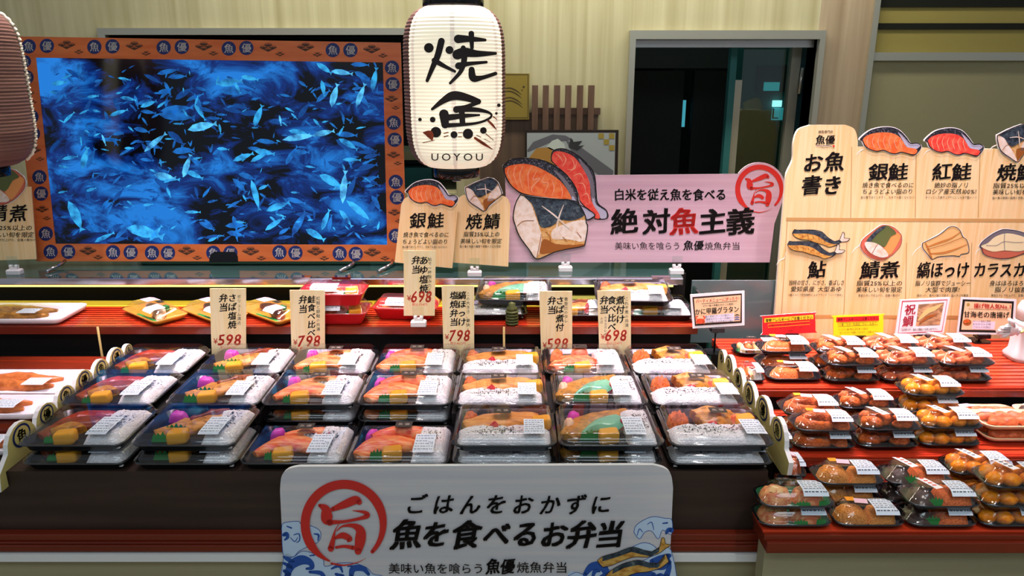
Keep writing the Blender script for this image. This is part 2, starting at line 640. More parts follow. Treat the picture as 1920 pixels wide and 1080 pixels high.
# ================================================================== the room
WY = 3.2
xw0, xw1 = at(203, 60, WY).x, at(850, 60, WY).x
xd0, xd1 = at(1190, 80, WY).x, at(1532, 80, WY).x
xp = at(1632, 60, WY).x
zwt, zwb = at(500, 66, WY).z, at(800, 362, WY).z
zdt = at(1300, 74, WY).z
b = MB()
b.box(-3.2, xw0, WY, WY + .1, 0, 3.1, 'wall_wood')
b.box(xw0, xw1, WY, WY + .1, zwt, 3.1, 'wall_wood')
b.box(xw0, xw1, WY, WY + .1, 0, zwb, 'wall_wood')
b.box(xw1, xd0, WY, WY + .1, 0, 3.1, 'wall_wood')
b.box(xd0, xd1, WY, WY + .1, zdt, 3.1, 'wall_wood')
struct('wall_back', b)
struct('wall_pillar', MB().box(xd1, xp, WY, WY + .1, 0, 3.1, 'pillar_wood'))
b = MB()
zr = at(1750, 104, WY).z
b.box(xp, 3.2, WY + .02, WY + .1, 0, zr, 'beige_panel')
b.box(xp, 3.2, WY + .02, WY + .1, zr, 3.1, 'yellow_panel')
for y, w in ((5, .016), (49, .012)):
    z = at(1750, y, WY).z
    b.box(xp + .02, 3.2, WY + .012, WY + .03, z - w, z + w, 'groove')
struct('wall_panelling', b)
b = MB()
b.box(xp, xp + .022, WY - .012, WY + .04, 0, 3.1, 'brushed_steel')
b.box(xp + .022, 3.2, WY - .004, WY + .04, zr - .02, zr + .012, 'brushed_steel')
struct('trim_1', b)
b = MB()
b.box(xd0 - .024, xd0, WY - .03, WY + .1, 0, zdt + .034, 'brushed_steel')
b.box(xd1, xd1 + .022, WY - .03, WY + .1, 0, zdt + .034, 'brushed_steel')
b.box(xd0, xd1, WY - .03, WY + .1, zdt, zdt + .034, 'brushed_steel')
b.box(xd0, xd1, WY + .03, WY + .09, zdt - .03, zdt, 'steel')
struct('trim_2', b)
b = MB()
b.box(xw0 - .03, xw0, WY - .03, WY + .1, zwb, zwt + .026, 'brushed_steel')
b.box(xw0, xw1, WY - .03, WY + .1, zwt, zwt + .026, 'brushed_steel')
struct('window_1', b)
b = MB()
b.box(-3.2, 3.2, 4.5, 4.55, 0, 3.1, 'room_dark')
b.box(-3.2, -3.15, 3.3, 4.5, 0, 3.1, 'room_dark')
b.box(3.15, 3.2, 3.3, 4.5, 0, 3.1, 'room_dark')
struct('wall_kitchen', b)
struct('floor', MB().box(-3.2, 3.2, -1.5, 4.55, -.05, 0, 'base_wood'))
struct('ceiling', MB().box(-3.2, 3.2, -1.5, 4.55, 3.1, 3.15, 'white_paper'))

# behind the door opening: a dark cold-room front, a glass sliding door and what glows through it
root = thing('cold_room', 'dark cold room front with two tall doors behind the doorway', 'cold room', at(1280, 300, 3.9) * 1.0)
root.location.z = 0
cx0 = root.location.x
b = MB()
x0, x1, xm0, xm1 = at(1150, 200, 3.9).x - cx0, at(1366, 200, 3.9).x - cx0, at(1280, 200, 3.9).x - cx0, at(1299, 200, 3.9).x - cx0
zh = at(1300, 128, 3.9).z
MB().box(x0, x1, 0.0, .3, zh, 2.6, 'grey_door').build('header', root)
MB().box(x0, xm0, 0, .05, 0, zh - .012, 'room_dark').build('door', root)
MB().box(xm1, x1, 0, .05, 0, zh - .012, 'room_dark').build('door', root)
MB().box(xm0, xm1, .28, .3, 0, zh, 'gloss_black').build('back', root)
vb = MB()
z0, z1 = at(1290, 238, 4.1).z, at(1290, 188, 4.1).z
vb.box(xm0 + .005, xm1 + .01, .2, .22, z0, z1, 'teal_glow')
vb.build('lit_window', root)
root = thing('sliding_door', 'glass sliding door with steel stiles in the right of the doorway', 'door', (at(1430, 200, 3.36).x, 3.36, 0))
cx0 = root.location.x
g = lambda px: at(px, 150, 3.36).x - cx0
zt = at(1430, 68, 3.36).z
MB().box(g(1366), g(1378), -.01, .03, 0, zt, 'teal_case').build('edge_strip', root)
MB().box(g(1379), g(1392), 0, .03, 0, zt - .18, 'brushed_steel').build('stile', root)
MB().box(g(1479), g(1496), -.012, .03, 0, zt, 'brushed_steel').build('stile', root)
MB().box(g(1392), g(1479), .012, .016, 0, zt, 'glass_green').build('glass', root)
MB().box(g(1497), g(1525), 0, .03, 0, zt, 'door_glass').build('side_glass', root)
MB().tube([(g(1496), -.03, at(1495, 176, 3.33).z), (g(1498), -.03, at(1495, 127, 3.33).z)], .007, 'steel').build('handle', root)
root = thing('kitchen_cabinet', 'teal lit kitchen wall with a bright lamp seen through the glass door', 'kitchen unit', (at(1430, 200, 4.2).x, 4.2, 0))
cx0 = root.location.x
g = lambda px: at(px, 200, 4.2).x - cx0
h = lambda py: at(1430, py, 4.2).z
MB().box(g(1370), g(1530), 0.0, .05, 0, 2.6, 'teal_case').build('panel', root)
MB().box(g(1412), g(1478), -.03, 0, h(172), h(122), 'grey_door').build('hood', root)
MB().box(g(1425), g(1452), -.05, -.03, h(170), h(154), 'teal_glow').build('lamp', root)
MB().box(g(1446), g(1462), -.03, -.01, h(200), h(188), 'white_glow').build('lamp', root)
b = MB()
b.box(g(1448), g(1470), -.012, 0, h(225), h(202), 'teal_glow')
b.box(g(1448), g(1450), -.02, -.012, h(222), h(203), 'room_dark')
b.box(g(1450), g(1459), -.02, -.012, h(222), h(220), 'room_dark')
b.build('notice', root)
# behind the window opening: a serving shelf with teal crates
root = thing('serving_shelf', 'pale green kitchen shelf behind the window beside the tall screen', 'shelf', (at(800, 300, 3.6).x, 3.6, 0))
cx0 = root.location.x
h = lambda py: at(800, py, 3.6).z
MB().box(-.5, .45, 0, .3, h(300), h(284), 'beige_panel').build('board', root)
MB().box(-.5, .45, -.05, .3, 0, h(352), 'beige_panel').build('counter', root)
MB().box(-.14, .02, .02, .2, h(352), h(316), 'teal_case').build('crate', root)
MB().box(-.3, -.17, .02, .2, h(284), h(180), 'teal_case').build('panel', root)

# wall things between lantern and doorway
root = thing('slat_rack', 'six upright dark wooden slats on a cross rail on the wall', 'wood rack', (at(1055, 200, WY).x, WY, 0))
cx0 = root.location.x
for px in (1003, 1023, 1044, 1065, 1087, 1108):
    c = at(px, 200, WY - .05).x - cx0
    MB().box(c - .012, c + .012, -.06, -.035, at(px, 250, WY).z - .2, at(px, 160, WY - .05).z, 'slat_wood').build('slat', root)
MB().box(at(998, 208, WY).x - cx0, at(1124, 208, WY).x - cx0, -.035, 0, at(1055, 214, WY).z, at(1055, 202, WY).z, 'slat_wood').build('rail', root)
b = MB()
x0, x1 = at(900, 300, WY - .02).x, at(1118, 300, WY - .02).x
b.box(x0, x1, WY - .03, WY, 0, at(1000, 212, WY - .03).z, 'partition_wood')
struct('wall_wainscot', b)

s = Sign('gold_plaque', 'gold plaque with dark brush arcs behind the white lantern', 'plaque', 960, 222, WY - .05, 0, 0, .015)
s.board([(900, 137), (993, 138), (992, 224), (900, 224)], 'gold_panel')
s.stroke([(900, 140), (990, 140), (990, 221), (900, 221)], 1.6, 'gold_line', 1, k=1)
for dx, dy in ((0, 0), (0, 6), (1, 18), (2, 24)):
    s.stroke([(940 + dx, 168 + dy), (955 + dx, 165 + dy), (968 + dx, 170 + dy), (978 + dx, 178 + dy)], [1, 2.4, 2.4, .6], 'gold_line', 1)
s.dot(982, 163, 2.2, 'gold_line', 1)
s.dot(979, 169, 1.4, 'gold_line', 1)
s.done()

s = Sign('framed_photo', 'dark framed food photo with gold checks behind the pink sign', 'framed picture', 1070, 340, WY - .095, 0, 0, .02)
s.board([(984, 244), (1160, 244), (1156, 420), (984, 420)], 'dark_frame', part='frame')
s.poly([(988, 249), (1154, 249), (1150, 416), (988, 416)], 'picture_grey', 1)
s.poly([(988, 282), (1000, 266), (1036, 252), (1060, 254), (1075, 262), (1030, 268), (990, 285)], 'bamboo_grey', 2)
s.poly([(992, 296), (1006, 278), (1030, 276), (1060, 292), (1060, 330), (992, 330)], 'picture_gold', 3)
s.poly([(1024, 276), (1035, 264), (1046, 260), (1058, 270), (1062, 290), (1040, 284)], 'picture_white', 3)
s.poly([(1060, 262), (1092, 278), (1150, 320), (1148, 345), (1080, 300)], 'bamboo_grey', 2)
s.poly([(1070, 258), (1076, 266), (1092, 264), (1084, 274), (1096, 272), (1082, 282), (1066, 276)], 'picture_dark', 4)
for px, py in ((1122, 250), (1142, 250), (1132, 261), (1142, 272)):
    s.poly([(px, py), (px + 10, py), (px + 10, py + 10), (px, py + 10)], 'picture_checker', 4)
s.done()

# ================================================================== the left display case
CTOP = .95
CF, CB = 2.199, 2.56
xr = at(1282, 525, CF).x
case = thing('display_case', 'long refrigerated display case with red slatted shelf and glass top', 'display case', (0, 2.0, 0))


def part(name, mb, parent=None, bevel=0):
    o = mb.build(name, parent or case, bevel)
    if parent is None:
        o.location = (0, -2.0, 0)
    return o


XL = -1.75
RX = at(1436, 1000, 1.375).x
b = MB()
b.box(XL, RX, 1.395, 2.55, 0, .556, 'base_wood')
part('plinth', b)
part('metal_strip', MB().box(XL, RX, 1.372, 1.395, .548, .566, 'white_plastic'))
b = MB()
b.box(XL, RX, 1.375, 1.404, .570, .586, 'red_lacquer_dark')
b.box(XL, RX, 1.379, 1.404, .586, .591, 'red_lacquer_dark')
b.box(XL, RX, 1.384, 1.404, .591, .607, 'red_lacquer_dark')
part('deck_rail', b, bevel=.002)
SX = .54
ZF, ZM, ZR = .745, .792, .792
Y1, Y2, Y3 = 1.40, 1.588, 1.776
xn0, xn1 = -.5869, -.1404
b = MB()
b.box(XL, SX, 1.406, Y2 - .002, .562, ZF, 'riser_wood')
b.box(XL, -1.082, 1.545, 1.966, .60, .786, 'red_lacquer_dark')
for x0, x1, zm, zr_ in ((-1.082, xn0, ZM, ZR), (xn0, xn1, .7505, .792), (xn1, SX, ZM, ZR)):
    b.box(x0, x1, Y2 - .002, Y3 - .001, .592, zm, 'dark_panel')
    b.box(x0, x1, Y3 - .001, 1.966, .592, zr_, 'dark_panel')
part('stand', b)
b = MB()
xs_ = at(1308, 624, 1.995).x
SH = .860
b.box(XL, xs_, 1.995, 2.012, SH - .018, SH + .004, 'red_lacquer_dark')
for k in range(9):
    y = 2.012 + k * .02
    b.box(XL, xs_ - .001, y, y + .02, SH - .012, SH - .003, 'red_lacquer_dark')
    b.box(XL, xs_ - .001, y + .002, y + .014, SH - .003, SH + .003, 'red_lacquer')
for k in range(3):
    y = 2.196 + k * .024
    b.box(XL, xs_, y, y + .006, SH - .004, SH + .0035, 'led_reflection')  # glowing lines stand in for the light strip's reflections in the slats
part('shelf', b)
b = MB()
b.box(XL, xr + .03, 2.30, 2.315, .592, CTOP - .012, 'dark_panel')
part('back_panel', b)
part('under_panel', MB().box(XL, xs_ - .01, 2.03, 2.045, .6, SH - .02, 'dark_panel'))
b = MB()
b.box(XL, xr, CF, CF + .012, CTOP - .0225, CTOP, 'chrome')
part('front_edge', b, bevel=.003)
part('glass_top', MB().box(XL, xr, CF + .012, CB, CTOP - .010, CTOP, 'canopy_glass'))
b = MB()
for px in (565, 640, 1240):
    c = at(px, 522, CF).x
    b.box(c - .028, c + .028, CF - .002, CF + .02, CTOP - .002, CTOP + .004, 'chrome')
part('hinge', b)
part('light_strip', MB().box(XL, xr - .03, CF + .005, CF + .02, CTOP - .0285, CTOP - .0235, 'led_yellow'))
b = MB()
b.box(.540, .547, 2.02, 2.15, SH + .008, CTOP - .01, 'glass_green')
part('end_glass', b)
for px, py in ((188, 645), (945, 640)):
    p = at(px, py, 1.988)
    part('post', MB().tube([(p.x, 1.988, .60), (p.x, 1.988, SH + .006)], .0032, 'post_tan'))

# dark coiled knob on the shelf post
p = at(960, 606, 2.0155)
k = thing('coil_clamp', 'dark green ribbed coil clamp standing on the red shelf', 'clamp', (p.x, 2.0155, SH + .0046))
b = MB()
for i in range(5):
    b.lathe([(.012, .0), (.0185, .003), (.0185, .006), (.012, .009)], 'coil_green', (0, 0, .0085 * i), 20)
b.build('coil', k)
MB().lathe([(.014, .042), (.015, .05), (.009, .054), (.01, .062), (.004, .066)], 'coil_green', n=16).build('knob', k)

# ================================================================== the right tiered case
TB, TM, TT = .673, .725, .786          # heights of the three tiers
YB, YM, YT = 1.285, 1.505, 1.748          # their front edges
tier = thing('tiered_display', 'three step red lacquered display stand on the right', 'display stand', (1.0, 1.7, 0))


def tpart(name, mb, bevel=0):
    o = mb.build(name, tier, bevel)
    o.location = (-1.0, -1.7, 0)


xt0 = at(1440, 1008, YB).x
XR = 1.75
b = MB()
b.box(xt0 + .01, .60, YB + .035, 1.36, 0, TB - .04, 'base_wood')
b.box(.60, XR, YB + .035, 2.2, 0, TB - .04, 'base_wood')
tpart('plinth', b)
b = MB()
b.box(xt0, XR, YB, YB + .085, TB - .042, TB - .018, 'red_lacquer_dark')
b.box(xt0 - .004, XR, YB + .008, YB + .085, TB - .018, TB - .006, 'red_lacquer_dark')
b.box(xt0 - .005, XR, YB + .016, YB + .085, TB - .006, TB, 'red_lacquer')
b.box(.60, XR, YB + .085, YM + .02, TB - .042, TB, 'red_lacquer')
tpart('lower_deck', b, .0015)
for nm, Y, z, dep, zb in (('middle_deck', YM, TM, .245, TB), ('upper_deck', YT, TT, .36, TM)):
    b = MB()
    b.box(.60, XR, Y + .03, Y + dep, zb - .03, z - .02, 'dark_panel')
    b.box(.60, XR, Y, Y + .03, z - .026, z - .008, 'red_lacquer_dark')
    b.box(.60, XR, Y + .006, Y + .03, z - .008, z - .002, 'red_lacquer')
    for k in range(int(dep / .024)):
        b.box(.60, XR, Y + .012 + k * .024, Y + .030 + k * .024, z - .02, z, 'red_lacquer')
    tpart(nm, b, .0012)
p0, p1 = at(1298, 526, 2.16), at(1500, 526, 2.16)
tpart('back_glass', MB().box(p0.x, XR, 2.16, 2.166, TT - .03, p0.z, 'back_glass'))

# ================================================================== the screen
tv = Sign('television', 'wide screen of swimming blue fish in an orange printed surround', 'television', 410, 490, 2.35, 7, 0, .035)
O4 = [(22, 68), (751, 80), (763, 490), (68, 490)]
I4 = [(67, 108), (718, 117), (726, 459), (104, 457)]
for a, c in ((0, 1), (1, 2), (2, 3), (3, 0)):
    tv.board([O4[a], O4[c], I4[c], I4[a]], 'frame_wood', part='surround', z0=-.004, z1=.0)
tv.board([(30, 76), (743, 88), (754, 484), (76, 484)], 'black_plastic', part='housing', z0=-.035, z1=-.004)
m = bpy.data.materials.new('screen_water')
m.use_nodes = True
MATS['screen_water'] = m
nt = m.node_tree
nt.nodes.clear()
N, L = nt.nodes.new, nt.links.new
out, em, tc = N('ShaderNodeOutputMaterial'), N('ShaderNodeEmission'), N('ShaderNodeTexCoord')
ad, gl, lw = N('ShaderNodeAddShader'), N('ShaderNodeBsdfGlossy'), N('ShaderNodeMixShader')
gl.inputs['Roughness'].default_value = .12
gl.inputs[0].default_value = (.04, .04, .04, 1)
mp = N('ShaderNodeMapping')
mp.inputs['Rotation'].default_value = (0, 0, .5)
mp.inputs['Scale'].default_value = (4.2, 8.0, 1)
n1, n2 = N('ShaderNodeTexNoise'), N('ShaderNodeTexNoise')
n1.inputs['Scale'].default_value = 1.5
n1.inputs['Detail'].default_value = 8
n1.inputs['Roughness'].default_value = .62
n1.inputs['Distortion'].default_value = .8
n2.inputs['Scale'].default_value = .55
n2.inputs['Detail'].default_value = 2
mx = N('ShaderNodeMath')
mx.operation = 'MULTIPLY_ADD'
mx.inputs[1].default_value = .9
rp = N('ShaderNodeValToRGB')
els = rp.color_ramp.elements
els[0].position, els[0].color = .70, lin('#01030a')
els[1].position, els[1].color = .90, lin('#1f84e6')
e = els.new(.785)
e.color = lin('#07307e')
mm = N('ShaderNodeMath')
mm.operation = 'MULTIPLY'
mm.inputs[1].default_value = .80
L(tc.outputs['Object'], mp.inputs[0])
L(mp.outputs[0], n1.inputs['Vector'])
L(mp.outputs[0], n2.inputs['Vector'])
L(n2.outputs['Fac'], mx.inputs[0])
L(n1.outputs['Fac'], mx.inputs[2])
L(mx.outputs[0], mm.inputs[0])
L(mm.outputs[0], rp.inputs[0])
L(rp.outputs[0], em.inputs[0])
em.inputs[1].default_value = .74
L(em.outputs[0], ad.inputs[0])
L(gl.outputs[0], ad.inputs[1])
L(ad.outputs[0], out.inputs[0])
for nm, hx, st in (('fish_pale', '#35b0ee', .58), ('fish_mid', '#1a74c8', .5), ('fish_deep', '#0f4f9c', .45), ('fish_bright', '#58c8fa', .65)):
    tex(nm, hx, '#0a3a80', (34, 34, 34), .40, .72, 4, .5, emit=st)
tv.board([(64, 104), (722, 112), (730, 464), (100, 462)], 'screen_water', part='screen', z0=-.004, z1=-.002)
rf = random.Random(11)
KNOWN = [(210, 130, 44, 80, 'p'), (232, 148, 24, 10, 'p'), (378, 238, 54, -12, 'b'), (290, 268, 52, -40, 'b'), (560, 258, 62, -8, 'b'), (606, 250, 40, -12, 'b'), (350, 312, 44, -72, 'b'),
         (308, 331, 40, 10, 'b'), (484, 218, 42, -70, 'p'), (374, 210, 36, 55, 'p'), (194, 262, 22, 70, 'b'), (652, 270, 40, 30, 'p'), (702, 150, 44, -80, 'p'), (676, 180, 46, -70, 'b'),
         (705, 190, 34, 20, 'b'), (645, 352, 60, -85, 'b'), (520, 388, 46, -20, 'p'), (478, 365, 58, 75, 'p'), (620, 340, 50, 30, 'p'), (430, 155, 46, -8, 'p'), (440, 172, 60, 5, 'm'), (330, 205, 60, -6, 'm'),
         (330, 218, 66, 6, 'm'), (140, 404, 60, 65, 'p'), (180, 430, 44, 10, 'm'), (600, 128, 60, -22, 'b'), (640, 136, 40, 8, 'b'), (672, 395, 60, 40, 'p'), (560, 420, 50, -60, 'm'), (590, 440, 40, 30, 'p'),
         (270, 436, 70, 15, 'p'), (130, 296, 30, -10, 'p'), (455, 295, 40, -20, 'p'), (480, 280, 34, 10, 'm'), (525, 225, 20, 80, 'b'), (605, 165, 30, 80, 'p'), (627, 180, 44, -75, 'b')]
fish = [k for k in KNOWN]
for i in range(560):
    fish.append((rf.uniform(80, 716), rf.uniform(120, 450), rf.uniform(8, 20) if i > 200 else rf.uniform(16, 42), rf.choice([-70, -40, -20, -10, 0, 10, 25, 45, 75]) + rf.uniform(-15, 15), rf.choice('ddmmmp')))
for x, y, ln, ang, c in fish:
    ca, sa = math.cos(math.radians(ang)), math.sin(math.radians(ang))
    hw = ln * rf.uniform(.11, .19)
    shp = [(-.5, 0), (-.3, -.8), (0, -1), (.28, -.6), (.42, -.15), (.55, -.7), (.52, 0), (.55, .6), (.42, .12), (.25, .5), (0, .75), (-.3, .6)]
    q = []
    for a, w in shp:
        dx, dy = a * ln, w * hw
        q.append((x + dx * ca - dy * sa, y + dx * sa + dy * ca))
    if all(104 < p[0] + (p[1] - 457) * -.08 and p[0] < 718 and 114 < p[1] < 456 for p in q):
        tv.poly(q, {'p': 'fish_pale', 'm': 'fish_mid', 'd': 'fish_deep', 'b': 'fish_bright'}[c], {'d': -4, 'm': -3.5, 'p': -3, 'b': -2.5}[c], 'screen')


def badge(sg, x, y, r, ch, layer=1):
    sg.dot(x, y, r, 'navy', layer, 'badges', n=20)
    sg.text(ch, x, y, r * 1.35, 'badge_white', layer + 1, 'badges', bold=.015, res=1)


def clouds(sg, x, y, r):
    for dx, dy, k in ((0, -.55, 1), (-.95, 0, 1), (.95, 0, 1), (0, .45, 1)):
        cx, cy, rr = x + dx * r, y + dy * r, r * .62
        fan = [(cx, cy + rr * .75)] + [(cx + rr * 1.35 * math.cos(math.radians(a)), cy - rr * .75 * math.sin(math.radians(a)) + rr * .1) for a in range(0, 181, 20)]
        sg.poly(fan, 'pattern_brown', 1, 'badges')
        for q in (.5, .8):
            sg.stroke([(cx + rr * 1.35 * q * math.cos(math.radians(a)), cy - rr * .75 * q * math.sin(math.radians(a)) + rr * .1) for a in (15, 50, 90, 130, 165)], .7, 'frame_wood', 2, 'badges', 2)


TVB = [(54, 87, 0), (88, 86, 1), (177, 88, 0), (211, 87, 1), (307, 89, 0), (341, 88, 1), (429, 91, 0), (462, 90, 1), (624, 94, 0), (657, 94, 1),
       (47, 115, 0), (50, 145, 1), (59, 219, 0), (62, 251, 1), (74, 332, 0), (77, 363, 1), (86, 438, 0),
       (735, 127, 0), (736, 158, 1), (738, 230, 0), (740, 262, 1), (742, 341, 0), (744, 370, 1), (742, 442, 0),
       (95, 472, 0), (128, 472, 1), (212, 473, 0), (245, 473, 1), (285, 474, 0), (315, 474, 1), (400, 474, 0), (432, 474, 1), (524, 473, 0), (554, 474, 1), (637, 475, 0), (667, 476, 1)]
for x, y, k in TVB:
    badge(tv, x, y, 13.5 if y not in (115,) else 11.5, '魚優'[k])
for x, y, r in ((125, 84, 9), (148, 97, 5), (252, 86, 9), (274, 100, 5), (382, 87, 9), (400, 100, 5), (503, 89, 9), (525, 101, 5), (573, 88, 9), (595, 102, 5), (697, 92, 9), (718, 104, 5),
                (52, 174, 7), (62, 191, 4.5), (65, 281, 7), (75, 298, 4.5), (79, 392, 7), (88, 409, 4.5), (734, 185, 7), (742, 202, 4.5), (738, 290, 7), (746, 306, 4.5), (740, 398, 7), (748, 414, 4.5),
                (165, 470, 9), (184, 482, 5), (350, 470, 9), (370, 483, 5), (470, 471, 9), (490, 484, 5), (592, 471, 9), (608, 484, 5), (698, 473, 9), (722, 484, 5)):
    clouds(tv, x, y, r)
tv.poly([(392, 492), (394, 478), (402, 472), (440, 472), (446, 480), (447, 492)], 'black_plastic', 3, 'sensor_notch')
for px in (98, 640, 712):
    p0, p1 = at(px + 24, 488, 2.35), at(px, 512, 2.29)
    bb = MB()
    bb.tube([p0, (p0.x, 2.33, CTOP + .012), (p1.x, 2.26, CTOP + .0058)], .005, 'chrome')
    o = bb.build('foot', tv.root)
    o.matrix_parent_inverse = tv.root.matrix_world.inverted()
tv.done()

# ================================================================== lanterns
base('lantern_paper', '#f6ecd2', .7, emit=.42)
base('lantern_seam', '#e3d6c4', .7, emit=.36)


def lantern(px, Y, label, white, marks, rope=False):
    c = at(px, 160, Y)
    zt, zb = at(px, 12, Y).z, at(px, 312, Y).z
    H, R, r0 = zt - zb, 95 / F * (Y / (ray(px, 160).y)), .062
    rt = thing('paper_lantern', label, 'lantern', (c.x, Y, zb))
    NR, NS = 46, 72

    def rad(t):
        return r0 + (R - r0) * max(0, 1 - abs(2 * t - 1) ** 5.5) ** .55
    bm_ = MB()
    rings = []
    for i in range(NR * 4 + 1):
        t = i / (NR * 4)
        r = rad(t) - .0022 * (1 - abs(math.sin(math.pi * t * NR)) ** .6)
        rings.append([(r * math.sin(2 * math.pi * j / NS), -r * math.cos(2 * math.pi * j / NS), t * H) for j in range(NS)])
    ids = [bm_.add(r) for r in rings]
    back = MB()
    back.v = bm_.v
    for a, d in zip(ids, ids[1:]):
        for j in range(NS):
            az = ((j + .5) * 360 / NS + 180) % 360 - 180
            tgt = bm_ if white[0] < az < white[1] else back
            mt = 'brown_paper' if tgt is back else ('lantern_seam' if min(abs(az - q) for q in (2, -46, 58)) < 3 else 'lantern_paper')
            tgt.face((a + j, a + (j + 1) % NS, d + (j + 1) % NS, d + j), mt, True)
    bm_.build('front_paper', rt)
    back.build('back_paper', rt)
    MB().lathe([(r0 + .012, H - .004), (r0 + .016, H), (r0 + .016, H + .03), (r0 + .006, H + .032)], 'gloss_black', n=40).build('top_ring', rt)
    MB().lathe([(.052, -.028), (.062, -.026), (.062, .004), (.05, .006)], 'gloss_black', n=40).build('bottom_ring', rt)
    MB().lathe([(.004, -.04), (.012, -.039), (.012, -.036), (.004, -.035)], 'chrome', n=14).build('hook', rt)
    MB().tube([(0, 0, H + .03), (0, 0, 3.1 - zb)], .004, 'black_plastic').build('cord', rt)
    if rope:
        q = MB()
        a = math.radians(rope)
        pts = []
        for i in range(121):
            t = .03 + .94 * i / 120
            r = rad(t) + .003 + .0015 * math.sin(i * 1.6)
            pts.append((r * math.sin(a), -r * math.cos(a), t * H))
        q.tube(pts, .005, 'rope', 7)
        q.build('rope', rt)

    def onto(x, y):
        d, z = .1, 0
        Yq = Y - R
        for _ in range(8):
            p = at(x, y, Yq)
            t = min(.995, max(.005, (p.z - zb) / H))
            r = rad(t) + .0012
            dx = max(-r * .995, min(r * .995, p.x - c.x))
            Yq = Y - math.sqrt(r * r - dx * dx)
        return (p.x - c.x, Yq - Y, p.z - zb)
    if marks:
        ink = MB()
        cv = lambda x, y: (730 + x / 3.175, y / 3.176)

        def stroke(pts, wid, mat='ink'):
            q = smooth_line([(*cv(x, y), w / 3.175) for (x, y), w in zip(pts, wid)], 8)
            prev = None
            for i, (x, y, w) in enumerate(q):
                a, e = q[max(0, i - 1)], q[min(len(q) - 1, i + 1)]
                dx, dy = e[0] - a[0], e[1] - a[1]
                d = math.hypot(dx, dy) or 1
                nx, ny = -dy / d * w / 2, dx / d * w / 2
                row = ink.add([onto(x + nx * k, y + ny * k) for k in (-1, -.5, 0, .5, 1)])
                if prev is not None:
                    for k in range(4):
                        ink.face((prev + k, row + k, row + k + 1, prev + k + 1), mat)
                prev = row
            for e in (0, -1):
                disc(q[e][0], q[e][1], q[e][2] / 2, mat)

        def disc(x, y, r, mat='ink'):
            c0 = ink.add([onto(x, y)])
            i0 = ink.add([onto(x + r * math.cos(k * math.pi / 8), y + r * math.sin(k * math.pi / 8)) for k in range(16)])
            for k in range(16):
                ink.face((c0, i0 + k, i0 + (k + 1) % 16), mat)
        for x, y, r in ((235, 285, 29), (358, 298, 24), (277, 787, 32), (385, 802, 21), (468, 797, 31), (560, 777, 20), (258, 712, 17), (182, 712, 11), (652, 627, 11), (637, 675, 8), (345, 238 + 20, 0.1)):
            disc(*cv(x, y), r / 3.175)
        for pts, w in [
            ([(310, 245), (288, 330), (258, 400), (225, 480)], [40, 38, 30, 20]), ([(268, 360), (330, 395), (390, 425)], [34, 24, 16]),
            ([(410, 232), (470, 232), (570, 238)], [52, 38, 18]), ([(488, 200), (492, 285)], [34, 22]),
            ([(405, 325), (450, 312), (525, 320), (632, 318)], [60, 58, 40, 18]), ([(440, 285), (446, 350), (425, 425), (362, 495)], [30, 36, 26, 16]),
            ([(412, 392), (470, 380), (578, 370)], [42, 26, 16]), ([(490, 415), (500, 465), (555, 462), (632, 438)], [36, 44, 26, 22]),
            ([(255, 650), (320, 600), (382, 570), (455, 580), (530, 605)], [16, 36, 54, 46, 34]), ([(530, 608), (460, 636), (400, 652)], [26, 26, 42]),
            ([(405, 650), (530, 655), (602, 676), (595, 705), (510, 735), (340, 747)], [36, 26, 14, 14, 16, 28]), ([(325, 680), (332, 742)], [58, 46]),
            ([(335, 702), (440, 690), (535, 685)], [40, 28, 12]), ([(430, 655), (436, 735)], [36, 34])]:
            stroke(pts, w)
        for pts, w in [([(205, 790), (240, 800), (255, 835)], [10, 44, 8]), ([(200, 850), (268, 835)], [5, 4]), ([(510, 822), (560, 855), (615, 890)], [14, 18, 4]), ([(590, 720), (615, 745), (637, 772)], [12, 14, 4]),
                       ([(575, 797), (620, 835)], [6, 4]), ([(520, 805), (600, 845)], [5, 3]), ([(620, 695), (640, 712)], [8, 4]), ([(325, 795), (350, 788)], [6, 6]), ([(325, 815), (350, 808)], [6, 6]), ([(410, 790), (435, 790)], [5, 5]), ([(410, 815), (430, 815)], [5, 5])]:
            stroke(pts, w, 'broiled')
        for ch, x in zip('UOYOU', (272, 340, 405, 470, 537)):
            vs, fs, gw = glyph(ch, .01, 3)
            qx, qy = cv(x, 935)
            i = ink.add([onto(qx + (vx - gw / 2) * 22, qy + (.35 - vy) * 19) for vx, vy in vs])
            for f in fs:
                ink.face([i + k for k in f], 'ink')
        ink.build('brush_writing', rt)
    return rt


lantern(853, 2.02, 'white paper lantern with black brush characters hanging in the middle', (-55, 72), True)
lantern(-62, 2.02, 'brown sided paper lantern cut off at the left edge of the view', (158, 180), False, 122)

# ================================================================== pictures printed on the boards
def mapper(box, x0, y0, x1, y1):
    sx, sy = (box[2] - box[0]) / (x1 - x0), (box[3] - box[1]) / (y1 - y0)
    return lambda pts: [(box[0] + (p[0] - x0) * sx, box[1] + (p[1] - y0) * sy) for p in pts]


def outline(sg, pts, w, layer, part, mat='ink'):
    sg.stroke(list(pts) + [pts[0]], w, mat, layer, part, 4)


